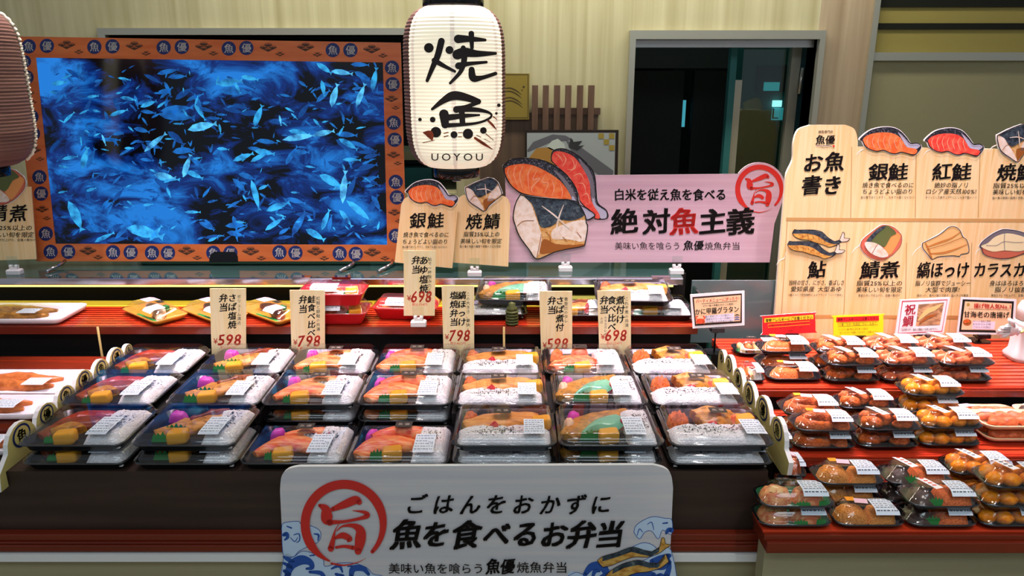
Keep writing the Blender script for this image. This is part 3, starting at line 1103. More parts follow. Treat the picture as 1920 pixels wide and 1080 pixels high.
def pic_salmon(sg, box, red=False, part='salmon_picture', L0=1):
    f = mapper(box, 770, 105, 1380, 385)
    o = f([(770, 222), (860, 145), (960, 112), (1070, 106), (1160, 135), (1230, 205), (1275, 262), (1340, 262), (1380, 290), (1365, 335), (1310, 384), (1250, 370), (1190, 355), (1130, 370), (1080, 365), (1010, 335), (940, 345), (870, 325), (820, 290), (800, 245)])
    sg.board(smooth_line(grow(o, 2.2), 4, True), 'white_paper', part=part, z0=-.002, z1=L0 * .0004)
    sg.poly(o, 'sal_skin', L0 + 1, part, 4)
    sg.poly(f([(1150, 150), (1215, 205), (1275, 270), (1340, 268), (1375, 292), (1320, 325), (1240, 300), (1190, 220)]), 'sal_silver', L0 + 2, part, 3)
    sg.poly(f([(800, 228), (850, 182), (960, 156), (1080, 160), (1160, 195), (1210, 260), (1240, 302), (1320, 318), (1345, 340), (1310, 376), (1190, 350), (1130, 365), (1080, 360), (1010, 330), (940, 340), (870, 320), (825, 285)]), 'sal_flesh_red' if red else 'sal_flesh', L0 + 3, part, 4)
    for k in range(7):
        x = 850 + k * 55
        sg.stroke(f([(x + 10, 190 - 10 * math.sin(k)), (x - 12, 240), (x, 290), (x + 14, 325)]), [.5, 1.1, 1.1, .4], 'sal_line', L0 + 4, part, 3)
    outline(sg, o, 1.4, L0 + 5, part)


def grow(pts, d):
    cx, cy = sum(p[0] for p in pts) / len(pts), sum(p[1] for p in pts) / len(pts)
    return [(p[0] + (p[0] - cx) / max(1, math.hypot(p[0] - cx, p[1] - cy)) * d, p[1] + (p[1] - cy) / max(1, math.hypot(p[0] - cx, p[1] - cy)) * d) for p in pts]


def pic_mackerel(sg, box, part='mackerel_picture', L0=1):
    f = mapper(box, 720, 75, 1085, 410)
    o = f([(720, 170), (830, 118), (940, 76), (1000, 85), (1045, 125), (1085, 225), (1070, 260), (1020, 300), (960, 350), (910, 410), (840, 370), (770, 325), (740, 280), (722, 210)])
    sg.board(grow(o, 2), 'white_paper', part=part, z0=-.002, z1=L0 * .0004)
    sg.poly(o, 'mack_gold', L0 + 1, part)
    sg.poly(f([(990, 190), (1060, 150), (1080, 225), (1060, 255), (990, 300), (940, 300)]), 'mack_white', L0 + 2, part, 3)
    sg.poly(f([(900, 300), (960, 280), (1020, 290), (960, 340), (915, 395)]), 'mack_brown', L0 + 2, part, 3)
    sg.poly(f([(735, 170), (940, 80), (1000, 90), (1042, 130), (1000, 190), (940, 230), (860, 270), (820, 240), (790, 200)]), 'mack_dark', L0 + 3, part, 3)
    sg.poly(f([(725, 178), (785, 195), (820, 250), (870, 320), (905, 402), (840, 365), (775, 320), (740, 270)]), 'mack_white', L0 + 4, part, 3)
    sg.stroke(f([(770, 300), (800, 262), (830, 255)]), .9, 'mack_brown', L0 + 5, part)
    sg.stroke(f([(835, 190), (920, 185), (1000, 215)]), [1, 2, .6], 'mack_white', L0 + 5, part)
    sg.stroke(f([(915, 130), (925, 200), (930, 270)]), [.6, 2, .6], 'mack_white', L0 + 5, part)
    outline(sg, o, 1.4, L0 + 6, part)


def pic_simmered(sg, box, part='simmered_picture', L0=1):
    f = mapper(box, 935, 120, 1348, 465)
    o = f([(935, 320), (960, 260), (1060, 180), (1130, 130), (1180, 120), (1260, 140), (1330, 200), (1348, 250), (1335, 320), (1280, 390), (1230, 430), (1160, 465), (1080, 460), (1000, 420), (950, 365)])
    sg.board(grow(o, 2), 'white_paper', part=part, z0=-.002, z1=L0 * .0004)
    sg.poly(o, 'sim_red', L0 + 1, part, 4)
    sg.poly(f([(1290, 195), (1340, 235), (1262, 382), (1215, 415), (1170, 335), (1220, 230)]), 'sim_orange', L0 + 2, part, 3)
    sg.poly(f([(990, 290), (1070, 190), (1150, 133), (1225, 133), (1295, 200), (1240, 235), (1180, 335), (1110, 310)]), 'sim_green', L0 + 3, part, 3)
    sg.poly(f([(1070, 190), (1150, 133), (1190, 133), (1100, 210), (1030, 290), (990, 290)]), 'mack_dark', L0 + 4, part, 3)
    sg.poly(f([(978, 290), (1080, 296), (1160, 345), (1215, 420), (1150, 442), (1060, 412), (1000, 362)]), 'mack_white', L0 + 5, part, 3)
    sg.stroke(f([(1050, 400), (1090, 330), (1110, 310)]), .9, 'mack_brown', L0 + 6, part)
    outline(sg, o, 1.2, L0 + 7, part, 'mack_brown')


def pic_ayu(sg, box, part='ayu_picture', L0=1, flip=1):
    f0 = mapper(box, 180, 155, 830, 450)
    for n, (dx, dy) in enumerate(((0, 0), (-52, 118))):
        f = lambda pts: f0([(p[0] + dx, p[1] + dy) for p in pts])
        o = f([(240, 200), (262, 162), (300, 166), (450, 165), (540, 185), (600, 240), (670, 282), (718, 268), (752, 190), (772, 205), (770, 248), (826, 255), (800, 285), (740, 290), (700, 320), (620, 342), (560, 320), (480, 300), (400, 272), (330, 265), (272, 240)])
        sg.poly(o, 'mack_dark', L0 + n * 4, part)
        sg.poly(f([(244, 205), (300, 205), (400, 205), (500, 230), (580, 285), (660, 312), (700, 310), (620, 340), (560, 316), (480, 296), (400, 268), (330, 261), (276, 238)]), 'ayu_gold', L0 + 1 + n * 4, part, 3)
        sg.poly(f([(722, 268), (752, 196), (769, 206), (766, 250), (820, 257), (798, 282), (742, 286)]), 'mack_white', L0 + 1 + n * 4, part)
        for k in range(5):
            sg.stroke(f([(340 + 55 * k, 215 + k * k * 3), (352 + 55 * k, 240 + k * k * 3.4)]), 1.0, 'mack_brown', L0 + 2 + n * 4, part)
        outline(sg, o, .9, L0 + 3 + n * 4, part)


def pic_hokke(sg, box, part='hokke_picture', L0=1):
    f = mapper(box, 268, 135, 735, 460)
    o = f([(268, 300), (300, 285), (440, 215), (530, 145), (590, 135), (640, 165), (665, 215), (680, 240), (720, 280), (735, 390), (660, 410), (640, 430), (570, 425), (430, 435), (370, 460), (330, 420), (275, 350)])
    sg.board(grow(o, 2), 'white_paper', part=part, z0=-.002, z1=L0 * .0004)
    sg.poly(o, 'hokke_tan', L0 + 1, part)
    for a in ([(310, 340), (450, 290), (560, 250), (655, 185)], [(340, 405), (480, 395), (600, 360), (720, 310)], [(300, 300), (330, 360), (360, 440)]):
        sg.stroke(f(a), [2, 4, 3, 1], 'hokke_edge', L0 + 2, part)
    sg.stroke(f([(315, 362), (480, 315), (600, 270), (675, 240)]), 1.0, 'mack_brown', L0 + 3, part)
    outline(sg, o, 1.3, L0 + 3, part)


def pic_karei(sg, box, part='flounder_picture', L0=1):
    f = mapper(box, 845, 165, 1440, 455)
    o = f([(845, 330), (880, 280), (970, 215), (1060, 172), (1120, 166), (1250, 185), (1370, 235), (1440, 310), (1400, 355), (1250, 420), (1100, 455), (970, 440), (890, 410), (870, 360)])
    sg.board(grow(o, 2), 'white_paper', part=part, z0=-.002, z1=L0 * .0004)
    sg.poly(o, 'karei_skin', L0 + 1, part, 4)
    sg.poly(f([(865, 350), (980, 385), (1100, 375), (1250, 385), (1410, 340), (1250, 418), (1100, 452), (970, 438), (892, 408)]), 'karei_belly', L0 + 2, part, 3)
    sg.poly(f([(860, 335), (930, 300), (1000, 240), (1100, 205), (1200, 212), (1320, 250), (1410, 320), (1260, 380), (1100, 372), (980, 385)]), 'karei_flesh', L0 + 3, part, 3)
    for a in ([(1100, 200), (1095, 285), (1100, 375)], [(910, 320), (1010, 325), (1095, 285), (1210, 295), (1290, 290)]):
        sg.stroke(f(a), 1.0, 'karei_skin', L0 + 4, part)
    outline(sg, o, 1.2, L0 + 5, part)


def seal(sg, cx, cy, r, layer=2, part='red_seal'):
    """the brushed red ring with a character inside"""
    k = r / 410
    n = 40
    pts, ws = [], []
    for i in range(n + 1):
        a = math.radians(112 + 292 * i / n)
        w = 84 if i < 30 else 84 - (i - 30) * 5
        if i < 5:
            w = 14 + i * 14
        pts.append((cx + 365 * k * math.cos(a), cy + 372 * k * math.sin(a)))
        ws.append(w * k)
    sg.stroke(pts, ws, 'red_ink', layer, part, 2)
    sg.stroke([(cx + x * k, cy + y * k) for x, y in ((-120, 368), (0, 385), (120, 360), (205, 318))], [18 * k, 14 * k, 8 * k, 2 * k], 'red_ink', layer, part)
    for p, w in [([(385, 415), (440, 450), (455, 540), (480, 575)], [30, 80, 110, 60]), ([(505, 452), (620, 405), (720, 365), (755, 385)], [40, 72, 78, 52]),
                 ([(470, 572), (600, 568), (760, 538), (832, 510), (800, 478), (690, 463)], [50, 28, 30, 48, 30, 4]), ([(572, 580), (530, 650), (510, 740), (490, 820)], [6, 12, 40, 58]),
                 ([(545, 655), (600, 610), (700, 605), (765, 650), (765, 740), (745, 845)], [8, 18, 44, 84, 100, 64]), ([(530, 722), (600, 696), (668, 728), (650, 750)], [22, 58, 50, 18]), ([(540, 808), (620, 798), (700, 812)], [24, 28, 40])]:
        sg.stroke([(cx + (x - 615) * k, cy + (y - 590) * k) for x, y in p], [a * k for a in w], 'red_ink', layer, part, 6)


# ================================================================== standing signs
def clip(px, py, z, label, base_mat='white_plastic', flap=True):
    p = atz(px, py, z)
    r = thing('sign_clip', label, 'sign holder', (p.x, p.y + .002, z + .0006))
    MB().loft([rrect(.044, .026, .004, 0), rrect(.044, .026, .004, .012), rrect(.038, .022, .004, .015)], base_mat, True, True, False).build('base', r)
    b = MB()
    b.box(-.012, .012, -.006, .006, .014, .022, base_mat)
    b.tube([(-.013, 0, .024), (-.004, 0, .024)], .006, base_mat, 12)
    b.tube([(.004, 0, .024), (.013, 0, .024)], .006, base_mat, 12)
    b.build('hinge', r)
    if flap:
        MB().box(-.016, .016, -.004, -.0028, .026, .056, 'acrylic').build('clear_flap', r)
    return r


def rcorner(x0, y0, x1, y1, r, n=6):
    out = []
    for cx, cy, a0 in ((x1 - r, y0 + r, -90), (x1 - r, y1 - r, 0), (x0 + r, y1 - r, 90), (x0 + r, y0 + r, 180)):
        for k in range(n):
            a = math.radians(a0 + 90 * k / (n - 1))
            out.append((cx + r * math.cos(a), cy + r * math.sin(a)))
    return out


YS = 2.305
# three wooden fish cards on the glass top
s = Sign('fish_card', 'wooden card of silver salmon with an orange salmon steak on top', 'sign', 800, 500, YS - .045, 5, 0, .004)
s.board([(740, 492), (752, 385)] + smooth_line([(752, 385), (757, 374), (766, 368)], 3)[1:] + [(845, 378)] + smooth_line([(845, 378), (855, 384), (858, 395)], 3)[1:] + [(848, 503)], 'board_wood')
pic_salmon(s, (761, 338, 858, 388))
s.text('銀鮭', 800, 413, 31, 'ink', 2, bold=.03, shear=.1, sp=1.08)
s.text('焼き魚で食べるのに', 799, 440, 10.5, 'ink', 2, bold=.012, shear=.1, width=86)
s.text('ちょうどよい脂のり', 797, 453, 10.5, 'ink', 2, bold=.012, shear=.1, width=86)
s.text('身は箸でほぐしやすく、冷めても固くならない!', 796, 463, 5.5, 'ink', 2, width=84, res=1)
s.done()
s = Sign('fish_card', 'wooden card of grilled mackerel with a charred mackerel piece on top', 'sign', 905, 498, YS - .03, 5, 0, .004)
s.board([(846, 492), (858, 372)] + [(868, 366), (935, 370)] + smooth_line([(935, 366), (950, 370), (957, 384)], 3)[1:] + [(953, 500)], 'board_wood')
pic_mackerel(s, (873, 334, 941, 396))
s.text('焼鯖', 905, 415, 31, 'ink', 2, bold=.03, shear=.1, sp=1.08)
s.text('脂質25%以上の', 903, 439, 10.5, 'ink', 2, bold=.012, shear=.1, width=68)
s.text('美味しい旬を限定', 902, 452, 10.5, 'ink', 2, bold=.012, shear=.1, width=78)
s.text('脂の乗る時期の霜降り状態のさばを限定!', 901, 462, 5.5, 'ink', 2, width=78, res=1)
s.done()
s = Sign('fish_card', 'wooden card of simmered mackerel cut off at the left edge', 'sign', 20, 486, YS, 5, 0, .004)
s.board([(-60, 490), (-62, 352), (58, 350), (68, 486)], 'board_wood')
pic_simmered(s, (-42, 316, 48, 384))
s.text('鯖煮', 15, 400, 34, 'ink', 2, bold=.03, shear=.1, sp=1.1)
s.text('脂質25%以上の', 17, 427, 11, 'ink', 2, bold=.012, shear=.1, width=88)
s.text('美味しい旬を限定', 16, 440, 11, 'ink', 2, bold=.012, shear=.1, width=96)
s.text('黄金比タレで仕上げた、自慢の煮付け', 18, 450, 5.5, 'ink', 2, width=98, res=1)
s.done()

# the wide pink sign
s = Sign('slogan_sign', 'wide pale pink wooden sign with salmon and mackerel pieces at its left', 'sign', 1200, 492, YS, 5, 0, .006)
cxs, cys = 1424, 354
arc = [(cxs + 49 * math.cos(math.radians(a)), cys + 50 * math.sin(math.radians(a))) for a in range(216, 381, 11)]
s.board([(952, 492), (947, 330), (1385, 326)] + arc + [(1452, 420), (1443, 492)], 'sign_wood', 'white_paper')
seal(s, cxs, cys + 1, 46)
s.text('白米を従え魚を食べる', 1256, 365, 23, 'ink', 2, bold=.04, width=212, br=True)
for ch, x, sz, c in (('絶', 1170, 50, 'ink'), ('対', 1230, 50, 'ink'), ('魚', 1282, 52, 'red_ink'), ('主', 1335, 50, 'ink'), ('義', 1387, 52, 'ink')):
    s.text(ch, x, 415, sz, c, 3, bold=.05, shear=.05, xs=1.05)
s.text('美味い魚を喰らう', 1214, 461, 15.5, 'ink', 2, width=124)
s.text('魚優', 1300, 460, 19, 'ink', 2, bold=.035, shear=.1)
s.text('焼魚弁当', 1354, 461, 15.5, 'ink', 2, width=68)
B3 = lambda pts: [(930 + x / 4.5, 270 + y / 4.5) for x, y in pts]
o2 = B3([(465, 140), (480, 60), (570, 40), (680, 90), (780, 180), (830, 260), (845, 400), (860, 500), (930, 560), (938, 625), (840, 632), (820, 590), (740, 520), (690, 450), (620, 290), (520, 195)])
o1 = B3([(60, 185), (130, 130), (250, 120), (400, 140), (520, 200), (620, 290), (680, 390), (700, 500), (760, 540), (830, 590), (820, 620), (760, 640), (720, 560), (640, 475), (520, 465), (400, 450), (270, 430), (200, 410), (120, 340), (80, 270)])
o3 = B3([(205, 425), (240, 435), (400, 455), (640, 475), (700, 510), (750, 600), (760, 660), (772, 700), (750, 830), (730, 860), (600, 885), (480, 915), (345, 968), (280, 890), (200, 780), (165, 690), (145, 610), (165, 500)])
for o, nm, L0 in ((o2, 'red_salmon_picture', 1), (o1, 'salmon_picture', 7), (o3, 'mackerel_picture', 13)):
    s.board(grow(o, 1.5), 'white_paper', part=nm, z0=-.002, z1=L0 * .0004)
s.poly(o2, 'sal_skin', 2, 'red_salmon_picture', 3)
s.poly(B3([(700, 130), (760, 190), (815, 300), (830, 420), (845, 510), (925, 565), (930, 620), (885, 628), (815, 500), (790, 330)]), 'sal_silver', 3, 'red_salmon_picture', 3)
s.poly(B3([(700, 130), (775, 200), (820, 300), (832, 440), (808, 450), (790, 320), (740, 220)]), 'karei_skin', 3.3, 'red_salmon_picture', 3)
s.poly(B3([(473, 140), (487, 70), (560, 65), (660, 110), (740, 220), (790, 330), (805, 480), (870, 590), (870, 630), (830, 620), (800, 560), (720, 500), (690, 400), (620, 290), (530, 200)]), 'sal_flesh_red', 4, 'red_salmon_picture', 3)
for a in ([(500, 80), (540, 110), (560, 150)], [(560, 80), (590, 130), (560, 190)], [(640, 120), (660, 190), (620, 240)], [(600, 215), (660, 210), (680, 150)], [(650, 270), (710, 250), (740, 300)], [(690, 330), (740, 340), (760, 420)], [(720, 440), (770, 420), (790, 500)]):
    s.stroke(B3(a), [.5, 1.6, .4], 'sal_line', 5, 'red_salmon_picture')
outline(s, o2, 1.8, 6, 'red_salmon_picture')
s.poly(o1, 'sal_skin', 8, 'salmon_picture', 3)
s.poly(B3([(480, 215), (560, 270), (650, 390), (690, 500), (760, 545), (825, 590), (760, 632), (715, 550), (640, 465), (600, 380), (540, 290)]), 'karei_skin', 9, 'salmon_picture', 3)
s.poly(B3([(650, 440), (690, 500), (760, 545), (825, 590), (815, 612), (760, 632), (715, 550), (640, 470)]), 'sal_silver', 9.5, 'salmon_picture', 3)
s.poly(B3([(75, 207), (200, 168), (320, 182), (440, 240), (540, 310), (610, 400), (630, 470), (500, 462), (380, 448), (270, 425), (200, 402), (120, 332)]), 'sal_flesh', 10, 'salmon_picture', 3)
for a in ([(110, 200), (100, 250), (140, 330)], [(170, 180), (150, 260), (190, 360)], [(230, 180), (200, 270), (230, 390)], [(300, 190), (270, 260), (280, 400)], [(350, 215), (310, 300), (370, 290), (300, 370), (320, 420)], [(420, 250), (390, 320), (440, 330), (400, 430)], [(470, 300), (490, 370), (470, 440)], [(540, 330), (560, 400), (550, 460)]):
    s.stroke(B3(a), [.5] + [1.6] * (len(a) - 2) + [.4], 'sal_line', 11, 'salmon_picture')
outline(s, o1, 1.8, 12, 'salmon_picture')
mp_ = 'mackerel_picture'
s.poly(o3, 'mack_gold', 14, mp_)
s.poly(B3([(480, 720), (620, 660), (750, 640), (765, 700), (745, 820), (600, 800), (480, 800)]), 'mack_white', 15, mp_, 3)
s.poly(B3([(370, 920), (400, 800), (500, 840), (640, 850), (735, 840), (725, 858), (600, 882), (480, 912)]), 'mack_brown', 15, mp_, 3)
s.poly(B3([(238, 437), (400, 458), (640, 477), (710, 530), (745, 600), (640, 645), (540, 640), (470, 690), (380, 700), (340, 600), (300, 500)]), 'mack_dark', 16, mp_, 3)
s.poly(B3([(207, 430), (290, 500), (330, 600), (370, 720), (385, 800), (345, 955), (280, 882), (202, 772), (167, 682), (150, 610), (170, 500)]), 'mack_white', 17, mp_, 3)
for a, w in (([(385, 520), (480, 590), (560, 660), (640, 725)], [1, 3, 2.4, .6]), ([(570, 510), (535, 600), (515, 680), (500, 765)], [1, 2.6, 3, .6])):
    s.stroke(B3(a), w, 'mack_white', 18, mp_)
for a in ([(180, 690), (230, 650), (320, 645)], [(345, 950), (375, 800), (380, 760)], [(420, 740), (460, 790), (440, 860)], [(560, 780), (600, 820)], [(680, 740), (720, 790)]):
    s.stroke(B3(a), 1.3, 'mack_brown', 18, mp_)
outline(s, o3, 2.0, 19, mp_)
s.done()
for px, py, lb in ((890, 517, 'white sign clip holding the grilled mackerel card'), (1060, 508, 'white sign clip under the left part of the pink sign'), (1268, 513, 'white sign clip under the right part of the pink sign'), (28, 514, 'white sign clip holding the simmered mackerel card')):
    clip(px, py, CTOP, lb)

# price cards
CARDS = [((393, 541, 461, 660), 598, 646, 'ボリューム満点', ['さば塩焼', '弁当'], (0, 30), 'tall wooden price card for salt grilled mackerel bento at the far left'),
         ((543, 544, 609, 662), 798, 862, '紅鮭と銀鮭の共演', ['鮭食べ比べ', '弁当'], None, 'tall wooden price card for the salmon comparison bento'),
         ((757, 470, 817, 592), 698, 754, '鮎で一杯飲みたくなる', ['あゆ塩焼', '弁当'], None, 'tall wooden price card for ayu bento clipped above the red shelf'),
         ((828, 536, 889, 664), 798, 862, 'この大きさ、豪快!', ['縞ほっけ', '塩焼弁当'], None, 'tall wooden price card for striped atka mackerel bento'),
         ((1011, 546, 1073, 668), 598, 646, '黄金比のタレ', ['さば煮付', '弁当'], None, 'tall wooden price card for simmered mackerel bento'),
         ((1120, 545, 1183, 660), 698, 754, 'これぞ煮の共演、', ['煮付け', '食べ比べ', '弁当'], None, 'tall wooden price card for the simmered comparison bento at the far right')]
for (x0, y0, x1, y1), price, tax, small, cols, _, lb in CARDS:
    hi = price == 698 and len(cols) == 2
    Yc = 2.03 if hi else 1.972
    s = Sign('price_card', lb, 'price card', (x0 + x1) / 2, y1, Yc, 3, 0, .003, 'wooden price cards')
    s.board([(x0, y0), (x1, y0), (x1 - (2 if hi else 0), y1 if hi else y1 + 8), (x0 + (0 if hi else 4), y1 if hi else y1 + 8)], 'card_wood')
    w = x1 - x0
    ht = y1 - y0
    xs = [x1 - w * .19, x1 - w * .38, x1 - w * .62] if len(cols) == 2 else [x1 - w * .13, x1 - w * .32, x1 - w * .57, x1 - w * .80]
    s.text(small, xs[0], y0 + 9 + 4.4 * len(small), 7.6, 'ink', 1, vert=True, sp=1.08, res=1)
    for c, x in zip(cols, xs[1:]):
        sz = 15 if len(c) > 4 else (17 if hi or len(c) < 4 else 16)
        n = len(c)
        s.text(c, x, y0 + 8 + sz * .52 * n * 1.04, sz, 'ink', 1, vert=True, sp=1.04, bold=.04, shear=.08)
    if len(cols) == 3:
        s.text('カラスガレイ', x0 + w * .24, y0 + 66, 6, 'ink', 1, vert=True, res=1)
        s.text('さば', x0 + w * .12, y0 + 56, 6, 'ink', 1, vert=True, res=1)
    yp = y0 + ht * (.70 if hi else .72 if len(cols[1]) == 4 else .80)
    s.text('¥', x0 + w * .17, yp + 3, 14, 'price_red', 1, 'price', bold=.012)
    s.text(str(price), x0 + w * .56, yp, 29, 'price_red', 1, 'price', bold=.03, shear=.12, width=w * .68)
    s.text('税込%d円' % tax, x0 + w * .5, yp + 15.5, 6.2, 'price_red', 1, 'price', res=1)
    s.done()
clip(785, 611, SH + .0044, 'white sign clip holding the ayu price card on the red shelf')

# the wooden menu board at the right
s = Sign('menu_board', 'large pale wooden menu board with fish pictures at the right', 'sign', 1700, 650, 2.13, 3, 0, .012)
s.board([(1446, 668), (1453, 585), (1462, 470), (1472, 352)] + smooth_line([(1472, 352), (1475, 325), (1486, 300), (1488, 268), (1497, 243), (1520, 234)], 4)[1:] + [(1585, 234)] + smooth_line([(1585, 234), (1602, 242), (1608, 262), (1608, 275)], 4)[1:] +
        [(1990, 281), (1990, 668)], 'board_wood', 'arc_white')
for y in (408, 590):
    s.poly([(1474 if y < 500 else 1462, y), (1990, y + 3), (1990, y + 9), (1474 if y < 500 else 1462, y + 6)], 'board_shadow', 1, 'grooves_and_shadow')
for xa, xb, ya, yb in ((1597, 1595, 275, 408), (1718, 1716, 285, 408), (1838, 1834, 285, 408), (1588, 1582, 455, 590), (1700, 1697, 455, 590), (1822, 1818, 455, 590), (1476, 1462, 415, 640)):
    s.stroke([(xa, ya), (xb, yb)], 1.2, 'board_line', 1, 'grooves_and_shadow', 1)
for p in ([(1455, 497), (1462, 488), (1470, 484), (1474, 472)], [(1597, 475), (1602, 467), (1612, 460)], [(1710, 480), (1716, 470), (1727, 461)], [(1828, 478), (1832, 470), (1838, 466)], [(1605, 292), (1611, 284), (1618, 280)], [(1731, 292), (1737, 284), (1743, 281)], [(1853, 285), (1860, 276), (1868, 272)]):
    s.stroke(p, [.5, 2, 2, .8][:len(p)], 'arc_white', 1, 'grooves_and_shadow')
s.text('焼魚専門店', 1548, 247, 5.5, 'ink', 2, res=1, bold=.02)
s.text('魚優', 1547, 262, 18, 'ink', 2, bold=.04, shear=.1)
s.stroke([(1530, 272), (1540, 274), (1550, 273), (1560, 275)], 1.4, 'karei_skin', 2, 'lettering')
s.text('UOYOU', 1546, 277, 3.6, 'ink', 2, res=1)
s.dot(1563, 274, 2, 'red_ink', 2, 'lettering')
for ch, x, y in (('お', 1524, 305), ('魚', 1564, 303), ('書', 1521, 347), ('き', 1560, 347)):
    s.text(ch, x, y, 38, 'ink', 2, bold=.045, shear=.14)
pic_salmon(s, (1612, 239, 1726, 291))
pic_salmon(s, (1734, 241, 1843, 293), True, 'red_salmon_picture')
pic_mackerel(s, (1869, 234, 1942, 304))
pic_ayu(s, (1474, 429, 1594, 483))
pic_simmered(s, (1613, 422, 1690, 487))
pic_hokke(s, (1729, 425, 1816, 486))
pic_karei(s, (1836, 430, 1946, 485))
MENU = [('銀鮭', 1665, 322, 34, '焼き魚で食べるのに', 'ちょうどよい脂のり', '身は箸でほぐしやすく、冷めても固くならない!'),
        ('紅鮭', 1784, 322, 34, '絶妙の脂ノリ', 'ロシア産天然100%!', 'キリッとした焼き上がりににじみ出す脂のノリ'),
        ('焼鯖', 1905, 323, 34, '脂質25%以上の', '美味しい旬を限定', '脂の乗る時期の霜降り状態のさばを限定!'),
        ('鮎', 1531, 505, 34, '独特の甘さ、にがさ、香ばしさ', '愛知県産 大型あゆ', '5種のハーブ配合飼料によるブランド「ハーブあゆ」'),
        ('鯖煮', 1649, 506, 34, '脂質25%以上の', '美味しい旬を限定', '黄金比タレで仕上げた、自慢の煮付け'),
        ('縞ほっけ', 1768, 506, 32, '脂ノリ抜群でジューシー', '大型で肉厚!', '縞ほっけ、最大の魅力である、脂の多さを厳選'),
        ('カラスカレイ', 1898, 506, 30, '身はほろほろで肉', '脂ノリ抜群!', '黄金比タレで仕上げた、自慢の煮付け')]
for t, x, y, sz, a, bb, c in MENU:
    k = len(t)
    if k == 1:
        s.text(t, x, y, sz, 'ink', 2, bold=.045, shear=.1)
    else:
        s.text(t, x, y, sz, 'ink', 2, bold=.04, shear=.12, width=(74 if k == 2 else 98 if k == 4 else 148))
    s.text(a, x, y + 25, 11, 'ink', 2, bold=.012, shear=.12, width=min(104, 10.8 * len(a)))
    s.text(bb, x - 1, y + 37, 11, 'ink', 2, bold=.012, shear=.12, width=min(96, 10.8 * len(bb)))
    s.text(c, x - 1, y + 48, 5.4, 'ink', 2, width=min(104, 4.6 * len(c)), res=1)
s.done()


# pop cards on black clip stands
def popstand(px, py, Y, zb, label):
    p = at(px, py, Y)
    r = thing('card_stand', label, 'sign holder', (p.x, Y + .014, zb + .0006))
    h = p.z - zb
    MB().loft([rrect(.05, .05, .01, 0), rrect(.05, .05, .01, .004)], 'black_plastic', True, True, False).build('foot', r)
    MB().tube([(0, 0, .003), (0, 0, h)], .0028, 'black_plastic').build('post', r)
    b = MB()
    b.box(-.018, .018, -.024, -.016, h - .004, h + .004, 'black_plastic')
    b.box(-.018, .018, -.024, .004, h - .008, h - .004, 'black_plastic')
    b.box(-.006, .006, -.006, .006, h - .016, h - .004, 'black_plastic')
    b.build('jaw', r)


YP = 2.065
s = Sign('crab_card', 'white edged card for crab gratin on a black clip', 'sign', 1344, 615, 1.98, 8, 0, .003)
s.board([(1294, 552), (1396, 545), (1396, 610), (1299, 616)], 'sign_white')
s.poly([(1298, 557), (1391, 550), (1391, 605), (1303, 611)], 'pop_frame', 1, 'print')
s.poly([(1301, 560), (1389, 553), (1388, 602), (1305, 607)], 'pop_tan', 2, 'print')
s.poly([(1321, 592), (1376, 587), (1376, 602), (1322, 605)], 'pop_lilac', 3, 'print')
s.text('パーティメニューにぴったり!', 1345, 562, 8, 'red_ink', 4, width=82, rot=-4, bold=.02, res=1)
s.stroke([(1315, 569.5), (1382, 564.5)], .8, 'gold_line', 4, 'print', 1)
s.text('ズワイ蟹の甲羅をまるごと使用!', 1346, 572, 4.6, 'ink', 4, width=58, rot=-4, res=1)
s.text('かに甲羅グラタン', 1344, 582, 12.5, 'ink', 4, width=83, rot=-4, bold=.03)
for i, t in enumerate(('蟹の風味とチーズが香ばしく', '濃厚なクリーミーな味わい', 'お子様にも大人気の一品♪')):
    s.text(t, 1348 + i, 592 + i * 5.2, 4.4, 'sticker_grey', 4, width=52, rot=-4, res=1)
s.dot(1313, 602, 8, 'crab_red', 4, 'print', 5)
for sx in (-1, 1):
    s.stroke([(1313 + sx * 5, 599), (1313 + sx * 9, 596), (1313 + sx * 6, 593)], [1.6, 2, 2.6], 'crab_red', 4, 'print')
    for q in (0, 1, 2):
        s.stroke([(1313 + sx * 5, 602 + q), (1313 + sx * (9.5 - q), 603 + q * 2.4)], 1, 'crab_red', 4, 'print')
for q in (0, 1, 2):
    s.stroke([(1377, 592 + q * 4), (1382, 590 + q * 4), (1387, 592 + q * 4)], [1, 2.2, .6], 'wave_blue' if q else 'ink', 4, 'print')
s.done()
popstand(1345, 617, 1.98, TT, 'black clip stand under the crab gratin card')

s = Sign('allergy_card', 'red food allergy notice with rounded corners', 'sign', 1480, 628, YP + .02, 8, 0, .003)
s.board(smooth_line([(1430, 596), (1433, 592), (1524, 586), (1528, 589), (1529, 620), (1524, 624), (1434, 628), (1430, 624)], 2, True), 'pop_red', 'white_paper')
s.poly([(1433, 597), (1525, 590), (1525, 598), (1433, 605)], 'pop_orange', 1, 'print')
s.text('食物アレルギーにご注意ください', 1479, 598, 7.2, 'ink', 2, width=88, rot=-4, bold=.03, res=1)
s.stroke([(1440, 608), (1518, 602), (1518, 608), (1440, 614), (1440, 608)], .6, 'pop_orange', 2, 'print', 1)
s.text('小麦・えび・乳成分・かに・たまご', 1479, 608, 5, 'pop_frame', 2, width=74, rot=-4, res=1)
s.text('※こちらの揚げ物は上記を使った商品と', 1476, 615, 3.8, 'pop_frame', 2, width=66, rot=-4, res=1)
s.text('同じフライヤーで調理しております', 1478, 620, 3.8, 'pop_frame', 2, width=66, rot=-4, res=1)
s.done()
popstand(1484, 627, YP + .02, TT, 'black clip stand under the red allergy notice')
s = Sign('allergy_card', 'yellow food allergy notice with a red heading', 'sign', 1608, 630, YP + .01, 8, 0, .003)
s.board(smooth_line([(1563, 596), (1566, 592), (1652, 589), (1656, 592), (1656, 624), (1652, 628), (1567, 632), (1563, 628)], 2, True), 'pop_yellow')
s.poly([(1568, 595), (1648, 592), (1648, 601), (1568, 604)], 'pop_red', 1, 'print')
